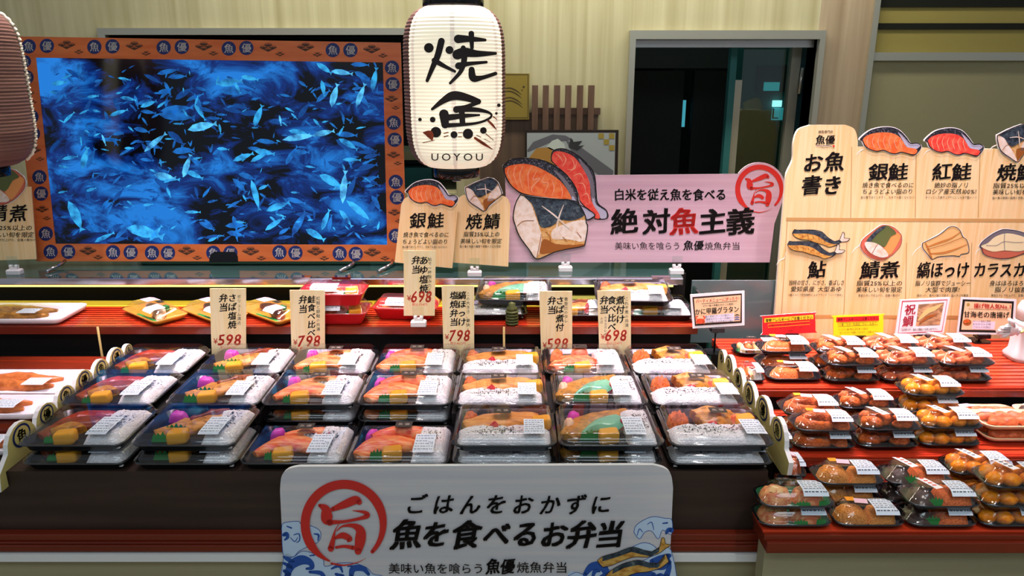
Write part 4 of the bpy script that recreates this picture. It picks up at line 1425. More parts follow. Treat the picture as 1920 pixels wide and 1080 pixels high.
s.text('食物アレルギーにご注意ください', 1608, 598, 6.4, 'pop_frame', 2, width=76, rot=-2, bold=.02, res=1)
s.stroke([(1571, 606), (1646, 603), (1646, 609), (1571, 612), (1571, 606)], .6, 'ink', 2, 'print', 1)
s.text('小麦・えび・乳成分・かに・たまご', 1608, 607.5, 5, 'ink', 2, width=70, rot=-2, res=1)
s.text('※こちらの揚げ物は上記を使った商品と', 1600, 617, 4, 'ink', 2, width=56, rot=-2, res=1)
s.text('同じフライヤーで調理しております。ご注意ください。', 1611, 623, 4, 'ink', 2, width=74, rot=-2, res=1)
s.done()
popstand(1610, 631, YP + .01, TT, 'black clip stand under the yellow allergy notice')

s = Sign('sea_bream_card', 'white card with red border and a grilled sea bream photo', 'sign', 1725, 628, YP + .01, 8, 0, .003)
s.board([(1688, 562), (1782, 557), (1769, 626), (1678, 629)], 'sign_white')
s.stroke([(1692, 565), (1776, 562), (1766, 621), (1684, 625), (1692, 565)], 1.6, 'ad_red', 1, 'print', 1)
s.poly([(1722, 571), (1770, 567), (1762, 609), (1717, 611)], 'ad_photo', 1, 'print')
s.stroke([(1722, 600), (1738, 584), (1752, 578), (1766, 570)], [3, 9, 8, 2], 'hokke_tan', 2, 'print')
s.stroke([(1724, 606), (1740, 594), (1756, 590)], [2, 5, 2], 'mack_brown', 3, 'print')
s.text('祝', 1706, 580, 21, 'ad_red', 2, bold=.03, shear=.1)
s.text('鯛', 1702, 602, 21, 'ad_red', 2, bold=.03, shear=.1)
s.text('ご注文承ります。当店にお電話にてお申し付け下さい。', 1724, 617.5, 5, 'ink', 2, width=72, rot=-1, bold=.02, res=1)
s.done()
popstand(1730, 629, YP + .01, TT, 'black clip stand under the sea bream card')

s = Sign('shrimp_card', 'white edged card for fried sweet shrimp at the far right', 'sign', 1845, 627, YP + .01, 8, 0, .003)
s.board([(1802, 557), (1906, 561), (1902, 628), (1794, 626)], 'sign_white')
s.poly([(1805, 561), (1901, 565), (1897, 624), (1798, 622)], 'pop_black', 1, 'print')
s.poly([(1809, 565), (1897, 569), (1893, 620), (1802, 618)], 'pop_tan', 2, 'print')
s.dot(1815, 571, 3, 'picture_checker', 3, 'print')
s.text('揚げ物人気No.1', 1860, 574, 10, 'red_ink', 4, width=70, rot=1.5, bold=.035)
s.stroke([(1815, 579), (1892, 581)], .6, 'gold_line', 3, 'print', 1)
s.text('甘海老の唐揚げ', 1849, 590, 12.6, 'ink', 4, width=86, rot=1, bold=.03)
s.poly([(1824, 601), (1866, 603), (1864, 618), (1822, 617)], 'pop_lilac', 3, 'print')
for i, t in enumerate(('カリッと海老の風味', 'おなかさんの味', 'ごはんのお供に')):
    s.text(t, 1840, 602 + i * 5.6, 4.4, 'sticker_grey', 4, width=34, res=1)
s.dot(1813, 604, 8, 'mack_brown', 3, 'print', 6)
s.dot(1812, 602, 5, 'karaage', 4, 'print', 4)
s.done()
popstand(1843, 629, YP + .01, TT, 'black clip stand under the fried shrimp card')

# ================================================================== the big sign at the front
s = Sign('bento_sign', 'big pale rounded sign with red seal and blue waves at the front', 'sign', 895, 1010, 1.355, 4, 0, .010)
s.board(smooth_line([(525, 920), (528, 893), (540, 880), (560, 875)], 5) + smooth_line([(1225, 872), (1246, 878), (1258, 890), (1262, 915)], 5) + [(1250, 1190), (538, 1190)], 'lower_sign_wood', 'white_paper')
seal(s, 646, 981, 82, 9)
for ch, x in zip('ごはんをおかずに', (780, 831, 882, 930, 980, 1031, 1079, 1126)):
    s.text(ch, x, 944, 40, 'ink', 10, bold=.035, shear=.18)
for ch, x, sz in (('魚', 763, 58), ('を', 817, 52), ('食', 874, 56), ('べ', 931, 52), ('る', 985, 52), ('お', 1038, 52), ('弁', 1091, 56), ('当', 1143, 54)):
    s.text(ch, x, 1000, sz, 'ink', 10, bold=.055, shear=.18)
s.text('美味い魚を喰らう', 818, 1064, 21, 'ink', 10, width=180, bold=.008)
s.text('魚優', 938, 1060, 30, 'ink', 10, bold=.05, shear=.12, width=54)
s.text('焼魚弁当', 1016, 1062, 22, 'ink', 10, width=96, bold=.008)
A6 = lambda pts: [(520 + x / 4.908, 860 + y / 4.909) for x, y in pts]
wp = 'wave_picture'
for pts in ([(40, 640), (60, 590), (190, 575), (220, 600), (320, 620), (390, 660), (400, 720), (370, 770), (300, 800), (200, 850), (150, 900), (60, 900)],
            [(60, 900), (150, 900), (230, 850), (330, 870), (420, 920), (440, 990), (560, 960), (700, 960), (820, 1000), (880, 1060), (1000, 1120), (1000, 1500), (80, 1500)]):
    q = A6(pts)
    s.poly(q, 'wave_pale', 1, wp, 4)
    outline(s, q, 1.0, 2, wp, 'wave_blue')
for pts, w in (([(90, 1080), (130, 980), (220, 930), (300, 950), (320, 1000), (270, 1010)], [10, 16, 18, 12, 8, 4]), ([(60, 900), (110, 930), (160, 945)], [4, 8, 2]), ([(62, 960), (120, 990), (140, 1010)], [5, 8, 2]), ([(65, 1030), (110, 1060)], [6, 8]),
               ([(60, 700), (85, 690), (95, 720), (70, 745)], [6, 8, 6, 3]), ([(90, 620), (130, 635)], [2, 3]), ([(150, 700), (200, 690), (205, 750), (175, 770)], [1.4, 2, 2, 1]), ([(120, 720), (160, 760), (190, 720)], [1, 1.6, 1]), ([(340, 690), (380, 700), (375, 750)], [2, 4, 2]),
               ([(500, 1010), (570, 985), (600, 1040)], [3, 6, 3]), ([(680, 1080), (700, 1010), (790, 1010), (840, 1060)], [8, 12, 10, 6]), ([(540, 1060), (600, 1080)], [5, 8]), ([(300, 890), (340, 885)], [2, 3]), ([(300, 1040), (400, 1050), (440, 1100)], [5, 8, 6]), ([(650, 990), (690, 985)], [2, 3])):
    s.stroke(A6(pts), w, 'wave_blue', 3, wp)
wp = 'wave_picture#2'
A7 = lambda pts: [(880 + x / 4.8, 860 + y / 4.8) for x, y in pts]
for pts in ([(1480, 660), (1500, 600), (1580, 545), (1660, 520), (1760, 535), (1822, 550), (1818, 680), (1740, 640), (1700, 720), (1640, 650), (1580, 660), (1530, 720)], [(1470, 790), (1560, 755), (1640, 770), (1690, 820), (1640, 850), (1520, 840)],
            [(880, 1060), (960, 1020), (1040, 1040), (1080, 960), (1180, 945), (1250, 1000), (1400, 980), (1600, 900), (1815, 820), (1800, 1500), (860, 1500)]):
    q = A7(pts)
    s.poly(q, 'wave_pale', 1, wp, 4)
    outline(s, q, 1.0, 2, wp, 'wave_blue')
for pts, w in (([(1510, 690), (1530, 630), (1560, 660)], [1, 1.6, 1]), ([(1600, 590), (1640, 570), (1660, 640)], [1, 1.6, 1]), ([(1770, 670), (1790, 640), (1818, 640)], [4, 8, 9]), ([(1740, 580), (1780, 575)], [2, 3]), ([(1040, 1040), (1100, 970), (1190, 965), (1230, 1030), (1180, 1060)], [8, 14, 16, 12, 5]), ([(1110, 1060), (1130, 1010), (1170, 1010)], [5, 8, 4]),
               ([(1640, 920), (1720, 900), (1800, 870)], [8, 14, 8]), ([(1660, 980), (1740, 960), (1800, 930)], [6, 16, 8]), ([(1780, 860), (1800, 960), (1770, 1060)], [4, 8, 12]), ([(1440, 1060), (1560, 1030), (1660, 1040)], [6, 12, 8]), ([(1600, 1090), (1720, 1060)], [8, 14])):
    s.stroke(A7(pts), w, 'wave_blue', 3, wp)
for n, pts in enumerate(([(1150, 915), (1200, 875), (1320, 840), (1460, 790), (1560, 815), (1640, 830), (1710, 790), (1730, 710), (1755, 715), (1765, 760), (1815, 770), (1770, 800), (1700, 850), (1600, 880), (1480, 880), (1360, 920), (1280, 955), (1200, 970)],
                         [(1220, 1050), (1290, 985), (1400, 930), (1520, 905), (1620, 930), (1700, 930), (1760, 850), (1780, 890), (1790, 920), (1720, 975), (1600, 1010), (1500, 1020), (1400, 1060), (1330, 1110), (1240, 1110)])):
    q = A7(pts)
    s.poly(q, 'ayu_gold', 4 + 3 * n, 'ayu_picture')
    s.poly(A7([(x, y) for x, y in pts[1:7]] + [(x - 4, y + (44 if y < 900 or n else 40)) for x, y in reversed(pts[1:7])]), 'mack_dark', 5 + 3 * n, 'ayu_picture')
    tail = pts[6 - n: 11 - n]
    s.poly(A7(tail), 'ayu_gold', 5 + 3 * n, 'ayu_picture')
    outline(s, q, .9, 6 + 3 * n, 'ayu_picture')
s.done()

# ================================================================== scalloped dividers
def divider(x, pts, label, face, tail=()):
    """an upright board running front to back, its top edge a row of round badges"""
    root = thing('scalloped_divider', label, 'divider', (x, 1.65, .7))
    P = [atx(px, py, x) for px, py in pts]
    tail = [(p.y, p.z) for p in (atx(px, py, x) for px, py in tail)]
    prof, cen = [], []
    yz = [(p.y, p.z) for p in P]
    prof += tail if face < 0 else [(1.402, ZF + .0008), (1.402, .712), (1.378, .712), (1.384, .748)]
    for (y0, z0), (y1, z1) in zip(yz, yz[1:]):
        cy_, cz_ = (y0 + y1) / 2, (z0 + z1) / 2
        r = math.hypot(y1 - y0, z1 - z0) / 2
        a0 = math.atan2(z0 - cz_, y0 - cy_)
        for k in range(9):
            a = a0 - math.pi * k / 8
            prof.append((cy_ + r * math.cos(a) * .98, cz_ + r * .95 * math.sin(a)))
        cen.append((cy_, cz_ + r * .36, r * .68))
    if face < 0:
        prof.append((yz[-1][0], yz[-1][1] - .05))
    else:
        prof += [(yz[-1][0], ZM + .001), (Y2 - .004, ZM + .001), (Y2 - .004, ZF + .001)]
    b = MB()
    t = .005
    L_ = b.add([(-t, y - 1.65, z - .7) for y, z in prof])
    R_ = b.add([(t, y - 1.65, z - .7) for y, z in prof])
    n = len(prof)
    b.face(range(L_, L_ + n), 'yellow_end')
    b.face(reversed(range(R_, R_ + n)), 'yellow_end')
    for k in range(n):
        b.face((L_ + k, R_ + k, R_ + (k + 1) % n, L_ + (k + 1) % n), 'white_plastic')
    b.build('board', root)
    w = face * (t + .0006)
    for i, (y, z, r) in enumerate(cen):
        m = MB()
        ring = lambda q, e: [(w + face * e, y - 1.65 + q * r * math.cos(k * math.pi / 12), z - .7 + q * r * .85 * math.sin(k * math.pi / 12)) for k in range(24)]
        for q, mt, e in ((.86, 'navy', 0), (.70, 'yellow_end', .0004)):
            i0 = m.add(ring(q, e))
            m.face(range(i0, i0 + 24), mt)
        vs, fs, gw = glyph('魚優'[i % 2], .04, 2)
        i0 = m.add([(w + face * .0008, y - 1.65 + face * (vx - .5) * r * .95, z - .7 + (vy - .38) * r * .95) for vx, vy in vs])
        for f in fs:
            m.face([i0 + k for k in f], 'ink')
        m.build('badge', root)
    return root


divider(.583, [(1475, 842), (1448, 798), (1420, 766), (1396, 737), (1378, 704), (1362, 681), (1350, 671)], 'white edged scalloped divider with navy badges at the right case', -1, [(1470, 890), (1480, 891), (1484, 868)])
divider(-1.069, [(10, 852), (66, 810), (104, 766), (138, 736), (172, 709), (202, 690), (230, 666), (246, 654)], 'white edged scalloped divider beside the white fish trays', 1)

# ================================================================== white talking device
p = at(1928, 692, 1.93)
d = thing('voice_player', 'white plastic voice player with a speaker and pointing glove', 'speaker', (p.x, 1.95, TT + .001), 0)
MB().loft([rrect(.10, .085, .03, 0, 7), rrect(.104, .088, .03, .012, 7), rrect(.088, .074, .03, .026, 7), rrect(.082, .07, .03, .1, 7), rrect(.082, .07, .03, .112, 7)], 'white_plastic', True, True).build('body', d)
MB().loft([rrect(.072, .064, .03, .112, 7), rrect(.080, .07, .03, .116, 7), rrect(.080, .07, .03, .146, 7), rrect(.068, .06, .028, .162, 7), rrect(.036, .034, .015, .170, 7)], 'white_plastic', True, True).build('head', d)
b = MB()
for i in range(-5, 6):
    for j in range(-5, 6):
        if i * i + j * j <= 26 and (i * i + j * j) > 0:
            x, z = .012 + i * .0042, .062 + j * .0042
            b.box(x - .0011, x + .0011, -.0362, -.0352, z - .0011, z + .0011, 'sticker_grey')
b.build('speaker_grille', d)
b = MB()
i0 = b.add([(.012 + .016 * math.cos(k * math.pi / 10), -.0362, .136 + .013 * math.sin(k * math.pi / 10)) for k in range(20)])
b.face(range(i0, i0 + 20), 'eye_pale')
b.build('eye', d)
b = MB()
b.tube([(-.036, -.02, .088), (-.05, -.035, .090), (-.066, -.044, .092)], .004, 'yellow_end')
b.build('arm', d)
b = MB()
gx, gy, gz = -.088, -.045, .100
b.blob((gx, gy, gz), (.022, .009, .019), 'white_plastic', seg=14, rings=8)
for k, (dx, dz, ln) in enumerate(((-.034, .006, 1), (-.040, -.002, 1), (-.036, -.010, 1), (-.026, -.018, 1))):
    b.tube([(gx - .008, gy - .002, gz + dz * .5), (gx + dx * .7, gy - .004, gz + dz * .9), (gx + dx, gy - .006, gz + dz)], [.0075, .0068, .0048], 'white_plastic', 10)
b.tube([(gx + .004, gy, gz + .008), (gx - .004, gy - .003, gz + .024), (gx - .012, gy - .004, gz + .031)], [.008, .007, .0045], 'white_plastic', 10)
b.tube([(gx + .016, gy, gz - .014), (gx + .022, gy, gz - .004), (gx + .022, gy, gz + .006)], .006, 'white_plastic', 8)
glove = b.build('glove', d)
b = MB()
for k in (-.004, .003, .010):
    b.tube([(gx - .006, gy - .0088, gz + k * .8), (gx - .026, gy - .0105, gz + k)], .0008, 'glove_line', 5)
b.build('glove_seams', glove)

# ================================================================== boxed meals
BW, BD = .220, .184
RIM, LTOP, INS = .0195, .0405, .016


def lidz(x, y, w, d, rim, top, ins):
    t = max(0, min(1, min(d / 2 - abs(y) - .004, w / 2 - abs(x) - .004) / ins))
    return rim + .003 + (top - rim - .003) * math.sin(t * math.pi / 2) ** .8


def sticker(name, parent, mat, x0, x1, y0, y1, w, d, rim, top, ins, rows=0, ink='label_ink', price=None, rot=0.0, lift=.0008, logo=False, n=8):
    """a paper sticker that follows the lid"""
    b = MB()
    cx, cy = (x0 + x1) / 2, (y0 + y1) / 2
    cr, sr = math.cos(rot), math.sin(rot)

    def P(x, y, e=0):
        X, Y = cx + (x - cx) * cr - (y - cy) * sr, cy + (x - cx) * sr + (y - cy) * cr
        return (X, Y, lidz(X, Y, w, d, rim, top, ins) + lift + e)

    def patch(a, c, e, f, mt, m, k, ex):
        ids = [[b.add([P(a + (c - a) * i / m, e + (f - e) * j / k, ex)]) for i in range(m + 1)] for j in range(k + 1)]
        for j in range(k):
            for i in range(m):
                b.face((ids[j][i], ids[j][i + 1], ids[j + 1][i + 1], ids[j + 1][i]), mt, True)
    patch(x0, x1, y0, y1, mat, 4, n, 0)
    rr = random.Random(name + str(x0))
    W, H = x1 - x0, y1 - y0
    for k in range(rows):
        y = y0 + H * (1 - (k + .7) / (rows + .6))
        x = x0 + W * .06
        while x < x1 - W * .1:
            ln = W * rr.uniform(.04, .16)
            if k in (2, 3) and x > x0 + W * .62 and price:
                break
            patch(x, min(x + ln, x1 - W * .06), y - H * .022, y + H * .022, ink, 1, 1, .0003)
            x += ln + W * rr.uniform(.02, .07)
    if price:
        xx = x0 + W * .68
        for ch in price:
            vs, fs, gw = glyph(ch, .02, 1)
            i = b.add([P(xx + vx * W * .13, y0 + H * .36 + vy * H * .30, .0004) for vx, vy in vs])
            for f in fs:
                b.face([i + q for q in f], 'label_ink')
            xx += W * .088
    if logo:
        for ch, q in (('魚', .3), ('優', .7)):
            vs, fs, gw = glyph(ch, .03, 1)
            i = b.add([P(x0 + W * q + (vx - .5) * W * .30, cy + (vy - .38) * H * .4, .0004) for vx, vy in vs])
            for f in fs:
                b.face([i + q_ for q_ in f], 'tag_mark')
    return b.build(name, parent)


def leaf(mb, x, y, w, h, z=.008):
    n = 5
    pts = [(-w / 2, 0)]
    for k in range(n):
        pts += [(-w / 2 + w * (k + .5) / n, h * (1 - .25 * abs(k - 2) / 2)), (-w / 2 + w * (k + 1) / n, h * .6)]
    pts[-1] = (w / 2, 0)
    i = mb.add([(x + a, y + .25 * c, z + c) for a, c in pts])
    mb.face(range(i, i + len(pts)), 'leaf_green')
    i = mb.add([(x + a, y + .25 * c + .0008, z + c) for a, c in pts])
    mb.face(reversed(range(i, i + len(pts))), 'leaf_green')


def omelette(root, x, y, rz=.1, w=.042, d=.030, h=.026):
    b = MB()
    rs = []
    for z, k in ((0, .94), (.004, 1), (h - .006, 1), (h - .001, .92), (h, .8)):
        rs.append([(x + p[0] * math.cos(rz) - p[1] * math.sin(rz), y + p[0] * math.sin(rz) + p[1] * math.cos(rz), .0075 + z + .003 * p[0] / w) for p in rrect(w * k, d * k, .006, 0)])
    b.loft(rs, 'omelette', True, True)
    return b.build('rolled_omelette', root)


def ricebed(root, x0, x1, y0, y1, h=.024, sesame=True, seedn=60):
    b = MB()
    nx, ny = 42, 42
    sd = rnd.random() * 30
    ids = []
    for j in range(ny + 1):
        row = []
        for i in range(nx + 1):
            x, y = x0 + (x1 - x0) * i / nx, y0 + (y1 - y0) * j / ny
            e = min(i, nx - i, 7) / 7 * min(j, ny - j, 7) / 7
            wob = .006 * mnoise.noise(Vector((x * 45 + sd, y * 45, 1)))
            z = .0075 + (h + .004 * mnoise.noise(Vector((x * 60 + sd, y * 60, 0))) + .0038 * mnoise.noise(Vector((x * 300 + sd, y * 300, 5)))) * e ** .45
            row.append(b.add([(x + (wob if i < 6 else 0), y, max(.0075, z))]))
        ids.append(row)
    for j in range(ny):
        for i in range(nx):
            b.face((ids[j][i], ids[j][i + 1], ids[j + 1][i + 1], ids[j + 1][i]), 'rice', True)
    o = b.build('rice', root)
    if sesame:
        m = MB()
        for k in range(int(seedn * 1.8)):
            u, v = rnd.gauss(.5, .16), rnd.gauss(.55, .13)
            if x1 - x0 > .12:
                u = rnd.gauss(.5, .25)
            if not (.1 < u < .9 and .1 < v < .9):
                continue
            i, j = int(u * nx), int(v * ny)
            p = b.v[ids[j][i]]
            a = rnd.random() * 3
            L_ = rnd.uniform(.0014, .0032)
            dx, dy = math.cos(a) * L_, math.sin(a) * L_
            q = m.add([(p.x - dx - dy * .4, p.y - dy + dx * .4, p.z + .001), (p.x - dx + dy * .4, p.y - dy - dx * .4, p.z + .001), (p.x + dx + dy * .4, p.y + dy - dx * .4, p.z + .0016), (p.x + dx - dy * .4, p.y + dy + dx * .4, p.z + .0016)])
            m.face(range(q, q + 4), 'sesame_black')
        tag(m.build('sesame', o), kind='stuff')
    return o


def puff_part(root, name, pts, h, mat, z=.0075, nz=.25, k=4, power=.5):
    MB().puff(smooth_line(pts, k, True), z, h, mat, 5, nz, power=power).build(name, root)


def sweep_part(root, name, pts, hw, hh, mat, z=.0075, nz=.2, ridge=0.0):
    MB().sweep(pts, hw, hh, z, mat, 11, nz, ridge).build(name, root)


def bento(kind, price):
    r = thing('bento_box', 'bento', 'bento', (0, 0, 0))
    U, V = BW / 2 - .011, BD / 2 - .012
    P = lambda u, v: (u * U, v * V)
    PP = lambda *a: [P(*p) for p in a]
    t = MB()
    t.loft([rrect(BW - .03, BD - .03, .016, 0), rrect(BW - .022, BD - .022, .018, .003), rrect(BW - .012, BD - .012, .02, RIM - .004), rrect(BW - .002, BD - .002, .021, RIM - .002), rrect(BW, BD, .022, RIM), rrect(BW - .012, BD - .012, .02, RIM), rrect(BW - .022, BD - .022, .018, .0075)], 'black_plastic', True, True)
    t.build('tray', r)
    lab = (.30, .74, -1.02, .02)
    logo = None
    om = (-.15, -.62)
    if kind == 'broiled':
        sweep_part(r, 'broiled_fish', PP((-.95, -.45), (-.6, .2), (-.1, .5), (.25, .62)), [0.0185, 0.0343, 0.029, 0.0132], [0.0103, 0.0189, 0.0155, 0.0086], 'broiled')
        sweep_part(r, 'broiled_fish', PP((-.9, .1), (-.55, .62), (0, .8), (.3, .85)), [0.0158, 0.0238, 0.0211, 0.0079], [0.0103, 0.0206, 0.0172, 0.0086], 'broiled_red')
        sweep_part(r, 'fried_slice', PP((-.75, -.35), (-.45, -.1), (-.2, -.2)), [0.0158, 0.0264, 0.0185], [0.0172, 0.0224, 0.0172], 'simmered')
        ricebed(r, P(.18, 0)[0], U, -V, V)
        om = (-.28, -.66)
        L = [(-.6, -.72, .03, .018)]
    elif kind == 'mackerel':
        sweep_part(r, 'grilled_mackerel', PP((-.85, -.35), (-.3, .1), (.2, .45), (.55, .9)), [0.0211, 0.0343, 0.0317, 0.0158], [0.012, 0.0206, 0.0206, 0.012], 'grilled', nz=.35, ridge=.18)
        sweep_part(r, 'mackerel_skin', PP((-.3, .3), (.1, .68), (.4, .95)), [0.0106, 0.0158, 0.0079], [0.0206, 0.0258, 0.0172], 'broiled', nz=.3)
        puff_part(r, 'pink_pickle', PP((-.85, .5), (-.55, .55), (-.5, .8), (-.75, .9), (-.9, .75)), .02, 'pickle_pink')
        ricebed(r, P(.30, 0)[0], U, -V, V, seedn=40)
        puff_part(r, 'pickled_plum', PP((.22, -.2), (.36, -.2), (.4, 0), (.3, .12), (.2, 0)), .025, 'ume_red')
        om = (-.25, -.62)
        L = [(-.58, -.66, .05, .022), (-.45, -.2, .05, .024)]
    elif kind == 'salmon':
        sweep_part(r, 'grilled_salmon', PP((-.95, -.45), (-.5, .05), (-.05, .1), (.28, -.15)), [0.0106, 0.0264, 0.029, 0.0185], [0.0103, 0.0224, 0.0206, 0.0138], 'salmon', nz=.15)
        sweep_part(r, 'grilled_salmon', PP((-.5, .45), (-.1, .62), (.3, .72), (.45, .85)), [0.0132, 0.0185, 0.0185, 0.0106], [0.0172, 0.0224, 0.0206, 0.0138], 'salmon', nz=.15)
        puff_part(r, 'pink_pickle', PP((-.85, .45), (-.6, .5), (-.55, .8), (-.8, .85)), .02, 'pickle_pink')
        ricebed(r, P(.28, 0)[0], U, -V, V, seedn=36)
        ricebed(r, P(-.1, 0)[0], P(.28, 0)[0], P(0, .15)[1], V * .8, .016, True, 30)
        puff_part(r, 'pickled_plum', PP((.45, .25), (.58, .25), (.6, .4), (.48, .42)), .025, 'ume_red')
        om = (-.28, -.66)
        logo = (-.02, .52)
        L = [(-.55, -.66, .03, .02)]
    elif kind == 'two_salmon':
        sweep_part(r, 'grilled_salmon', PP((-.95, -.6), (-.6, -.05), (-.1, .05), (.25, .0)), [0.0185, 0.0343, 0.029, 0.0185], [0.012, 0.0224, 0.0224, 0.0155], 'salmon', nz=.15)
        sweep_part(r, 'grilled_salmon', PP((-.75, .35), (-.3, .62), (.3, .62), (.75, .35)), [0.0132, 0.0211, 0.0211, 0.0132], [0.0189, 0.0258, 0.0258, 0.0189], 'salmon_red', nz=.15)
        puff_part(r, 'pink_pickle', PP((-.92, .4), (-.7, .5), (-.65, .8), (-.88, .8)), .018, 'pickle_pink')
        ricebed(r, P(.26, 0)[0], U, -V, V, seedn=24)
        om = (-.18, -.6)
        logo = (-.05, .62)
        L = [(-.5, -.62, .035, .022)]
    elif kind == 'hokke':
        ricebed(r, -U, U, -V, P(0, -.02)[1], .02)
        sweep_part(r, 'atka_mackerel_fillet', PP((-.9, .05), (-.4, .25), (.2, .42), (.78, .62)), [0.0238, 0.037, 0.0343, 0.0185], [0.0172, 0.0241, 0.0241, 0.0172], 'hokke', nz=.2, ridge=.25)
        puff_part(r, 'fried_piece', PP((-.95, .4), (-.7, .35), (-.6, .65), (-.85, .8)), .022, 'karaage', nz=.5)
        puff_part(r, 'pickled_plum', PP((-.32, -.28), (-.12, -.28), (-.08, -.05), (-.25, .02), (-.36, -.1)), .025, 'ume_red')
        om = (.82, .18)
        logo = (-.05, .42)
        lab = (.42, .86, -1.0, -.12)
        L = [(.5, -.1, .05, .02)]
    elif kind == 'green_mackerel':
        sweep_part(r, 'simmered_mackerel', PP((-.92, -.55), (-.5, .2), (.1, .6), (.55, .98)), [0.0211, 0.0317, 0.0264, 0.0132], [0.0155, 0.0224, 0.0224, 0.0155], 'simmered', nz=.25)
        puff_part(r, 'radish', PP((-.9, -.2), (-.7, -.1), (-.75, .35), (-.95, .3)), .024, 'foam_tan')
        puff_part(r, 'pink_pickle', PP((-.85, .4), (-.6, .4), (-.55, .75), (-.8, .85)), .022, 'pickle_pink')
        m = MB()
        q = smooth_line(PP((-.6, -.45), (-.2, -.25), (.15, -.3), (.4, .1), (.38, .6), (.05, .5), (-.35, .15)), 4, True)
        m.puff(q, .02, .012, 'leaf_sheet', 3, .1)
        m.build('green_leaf_sheet', r)
        ricebed(r, P(.36, 0)[0], U, -V, V, seedn=50)
        puff_part(r, 'pickled_plum', PP((.28, .05), (.42, .05), (.44, .22), (.32, .25)), .025, 'ume_red')
        om = (-.02, -.6)
        L = [(-.38, -.55, .05, .024)]
    elif kind == 'orange_salmon':
        sweep_part(r, 'grilled_salmon', PP((-.9, -.5), (-.45, 0), (.05, .0), (.3, -.3)), [0.0158, 0.0317, 0.0317, 0.0158], [0.0138, 0.0241, 0.0224, 0.0138], 'salmon_red', nz=.15)
        puff_part(r, 'salmon_cut', PP((-.3, .35), (.12, .35), (.15, .85), (-.1, .95), (-.32, .8)), .03, 'salmon_red', nz=.1)
        puff_part(r, 'fried_piece', PP((-.9, .2), (-.6, .2), (-.55, .7), (-.85, .75)), .026, 'karaage', nz=.5)
        ricebed(r, P(.28, 0)[0], U, -V, V, seedn=40)
        puff_part(r, 'pickled_plum', PP((.42, .4), (.6, .4), (.6, .6), (.45, .6)), .025, 'ume_red')
        om = (-.1, -.66)
        logo = (-.08, .66)
        L = [(-.42, -.64, .035, .022)]
    else:
        ricebed(r, -U, P(.98, 0)[0], -V, P(0, .05)[1], .022, True, 90)
        puff_part(r, 'fried_piece', PP((-.95, .2), (-.7, .15), (-.45, .3), (-.5, .7), (-.85, .75)), .026, 'karaage', nz=.5)
        sweep_part(r, 'simmered_fish', PP((-.25, .3), (.1, .42), (.45, .5), (.8, .62)), [0.0238, 0.0343, 0.0238, 0.0132], [0.0206, 0.0258, 0.0241, 0.0155], 'simmered', nz=.3)
        sweep_part(r, 'simmered_fish', PP((-.3, .72), (.1, .85), (.6, .86)), [0.0158, 0.0211, 0.0106], [0.0224, 0.0258, 0.0172], 'grilled', nz=.3)
        puff_part(r, 'carrot_slice', PP((.45, .25), (.6, .2), (.65, .4), (.5, .45)), .026, 'salmon_red')
        puff_part(r, 'pickled_plum', PP((-.12, -.2), (.1, -.22), (.14, .02), (-.02, .1), (-.16, 0)), .025, 'ume_red')
        om = (.76, .28)
        logo = (.2, .45)
        lab = (.52, .96, -1.0, -.12)
        L = [(.3, .2, .03, .02)]
    omelette(r, *P(*om))
    b = MB()
    for u, v, w, h in L:
        leaf(b, *P(u, v), w, h)
    b.build('green_divider', r)
    lid = MB()
    lid.loft([rrect(BW + .002, BD + .002, .022, RIM - .0005), rrect(BW + .002, BD + .002, .022, RIM + .003), rrect(BW - .006, BD - .006, .02, RIM + .0036), rrect(BW - .011, BD - .011, .018, RIM + .010), rrect(BW - .016, BD - .016, .017, RIM + .0145), rrect(BW - .028, BD - .028, .014, LTOP - .0025),
              rrect(BW - .034, BD - .034, .012, LTOP)], 'lid_clear', False, True)
    r_lid = lid.build('lid', r)
    sticker('price_label', r_lid, 'label_white', lab[0] * U, lab[1] * U, lab[2] * V + .004, lab[3] * V, BW, BD, RIM, LTOP, INS, 6, price=price)
    if logo:
        x, y = P(*logo)
        sticker('logo_sticker', r_lid, 'nori_tag', x - .019, x + .019, y - .014, y + .014, BW, BD, RIM, LTOP, INS, 0, logo=True, n=3)
    return r


PROTO = {}
DESC = {'broiled': 'dark broiled fish and rice', 'mackerel': 'golden grilled mackerel and rice', 'salmon': 'two orange salmon slices and rice', 'two_salmon': 'long salmon slices crossing the rice', 'hokke': 'wide atka mackerel fillet above rice',
        'green_mackerel': 'simmered mackerel under a green sheet', 'orange_salmon': 'salmon and a tagged salmon cut', 'simmered': 'simmered fish above plum rice'}


def place(kind, price, loc, rz, label, group):
    if kind in PROTO:
        r = dup(PROTO[kind])
    else:
        r = PROTO[kind] = bento(kind, price)
    r.location = loc
    r.rotation_euler = (0, 0, rz)
    tag(r, label, 'bento', group)
    return r


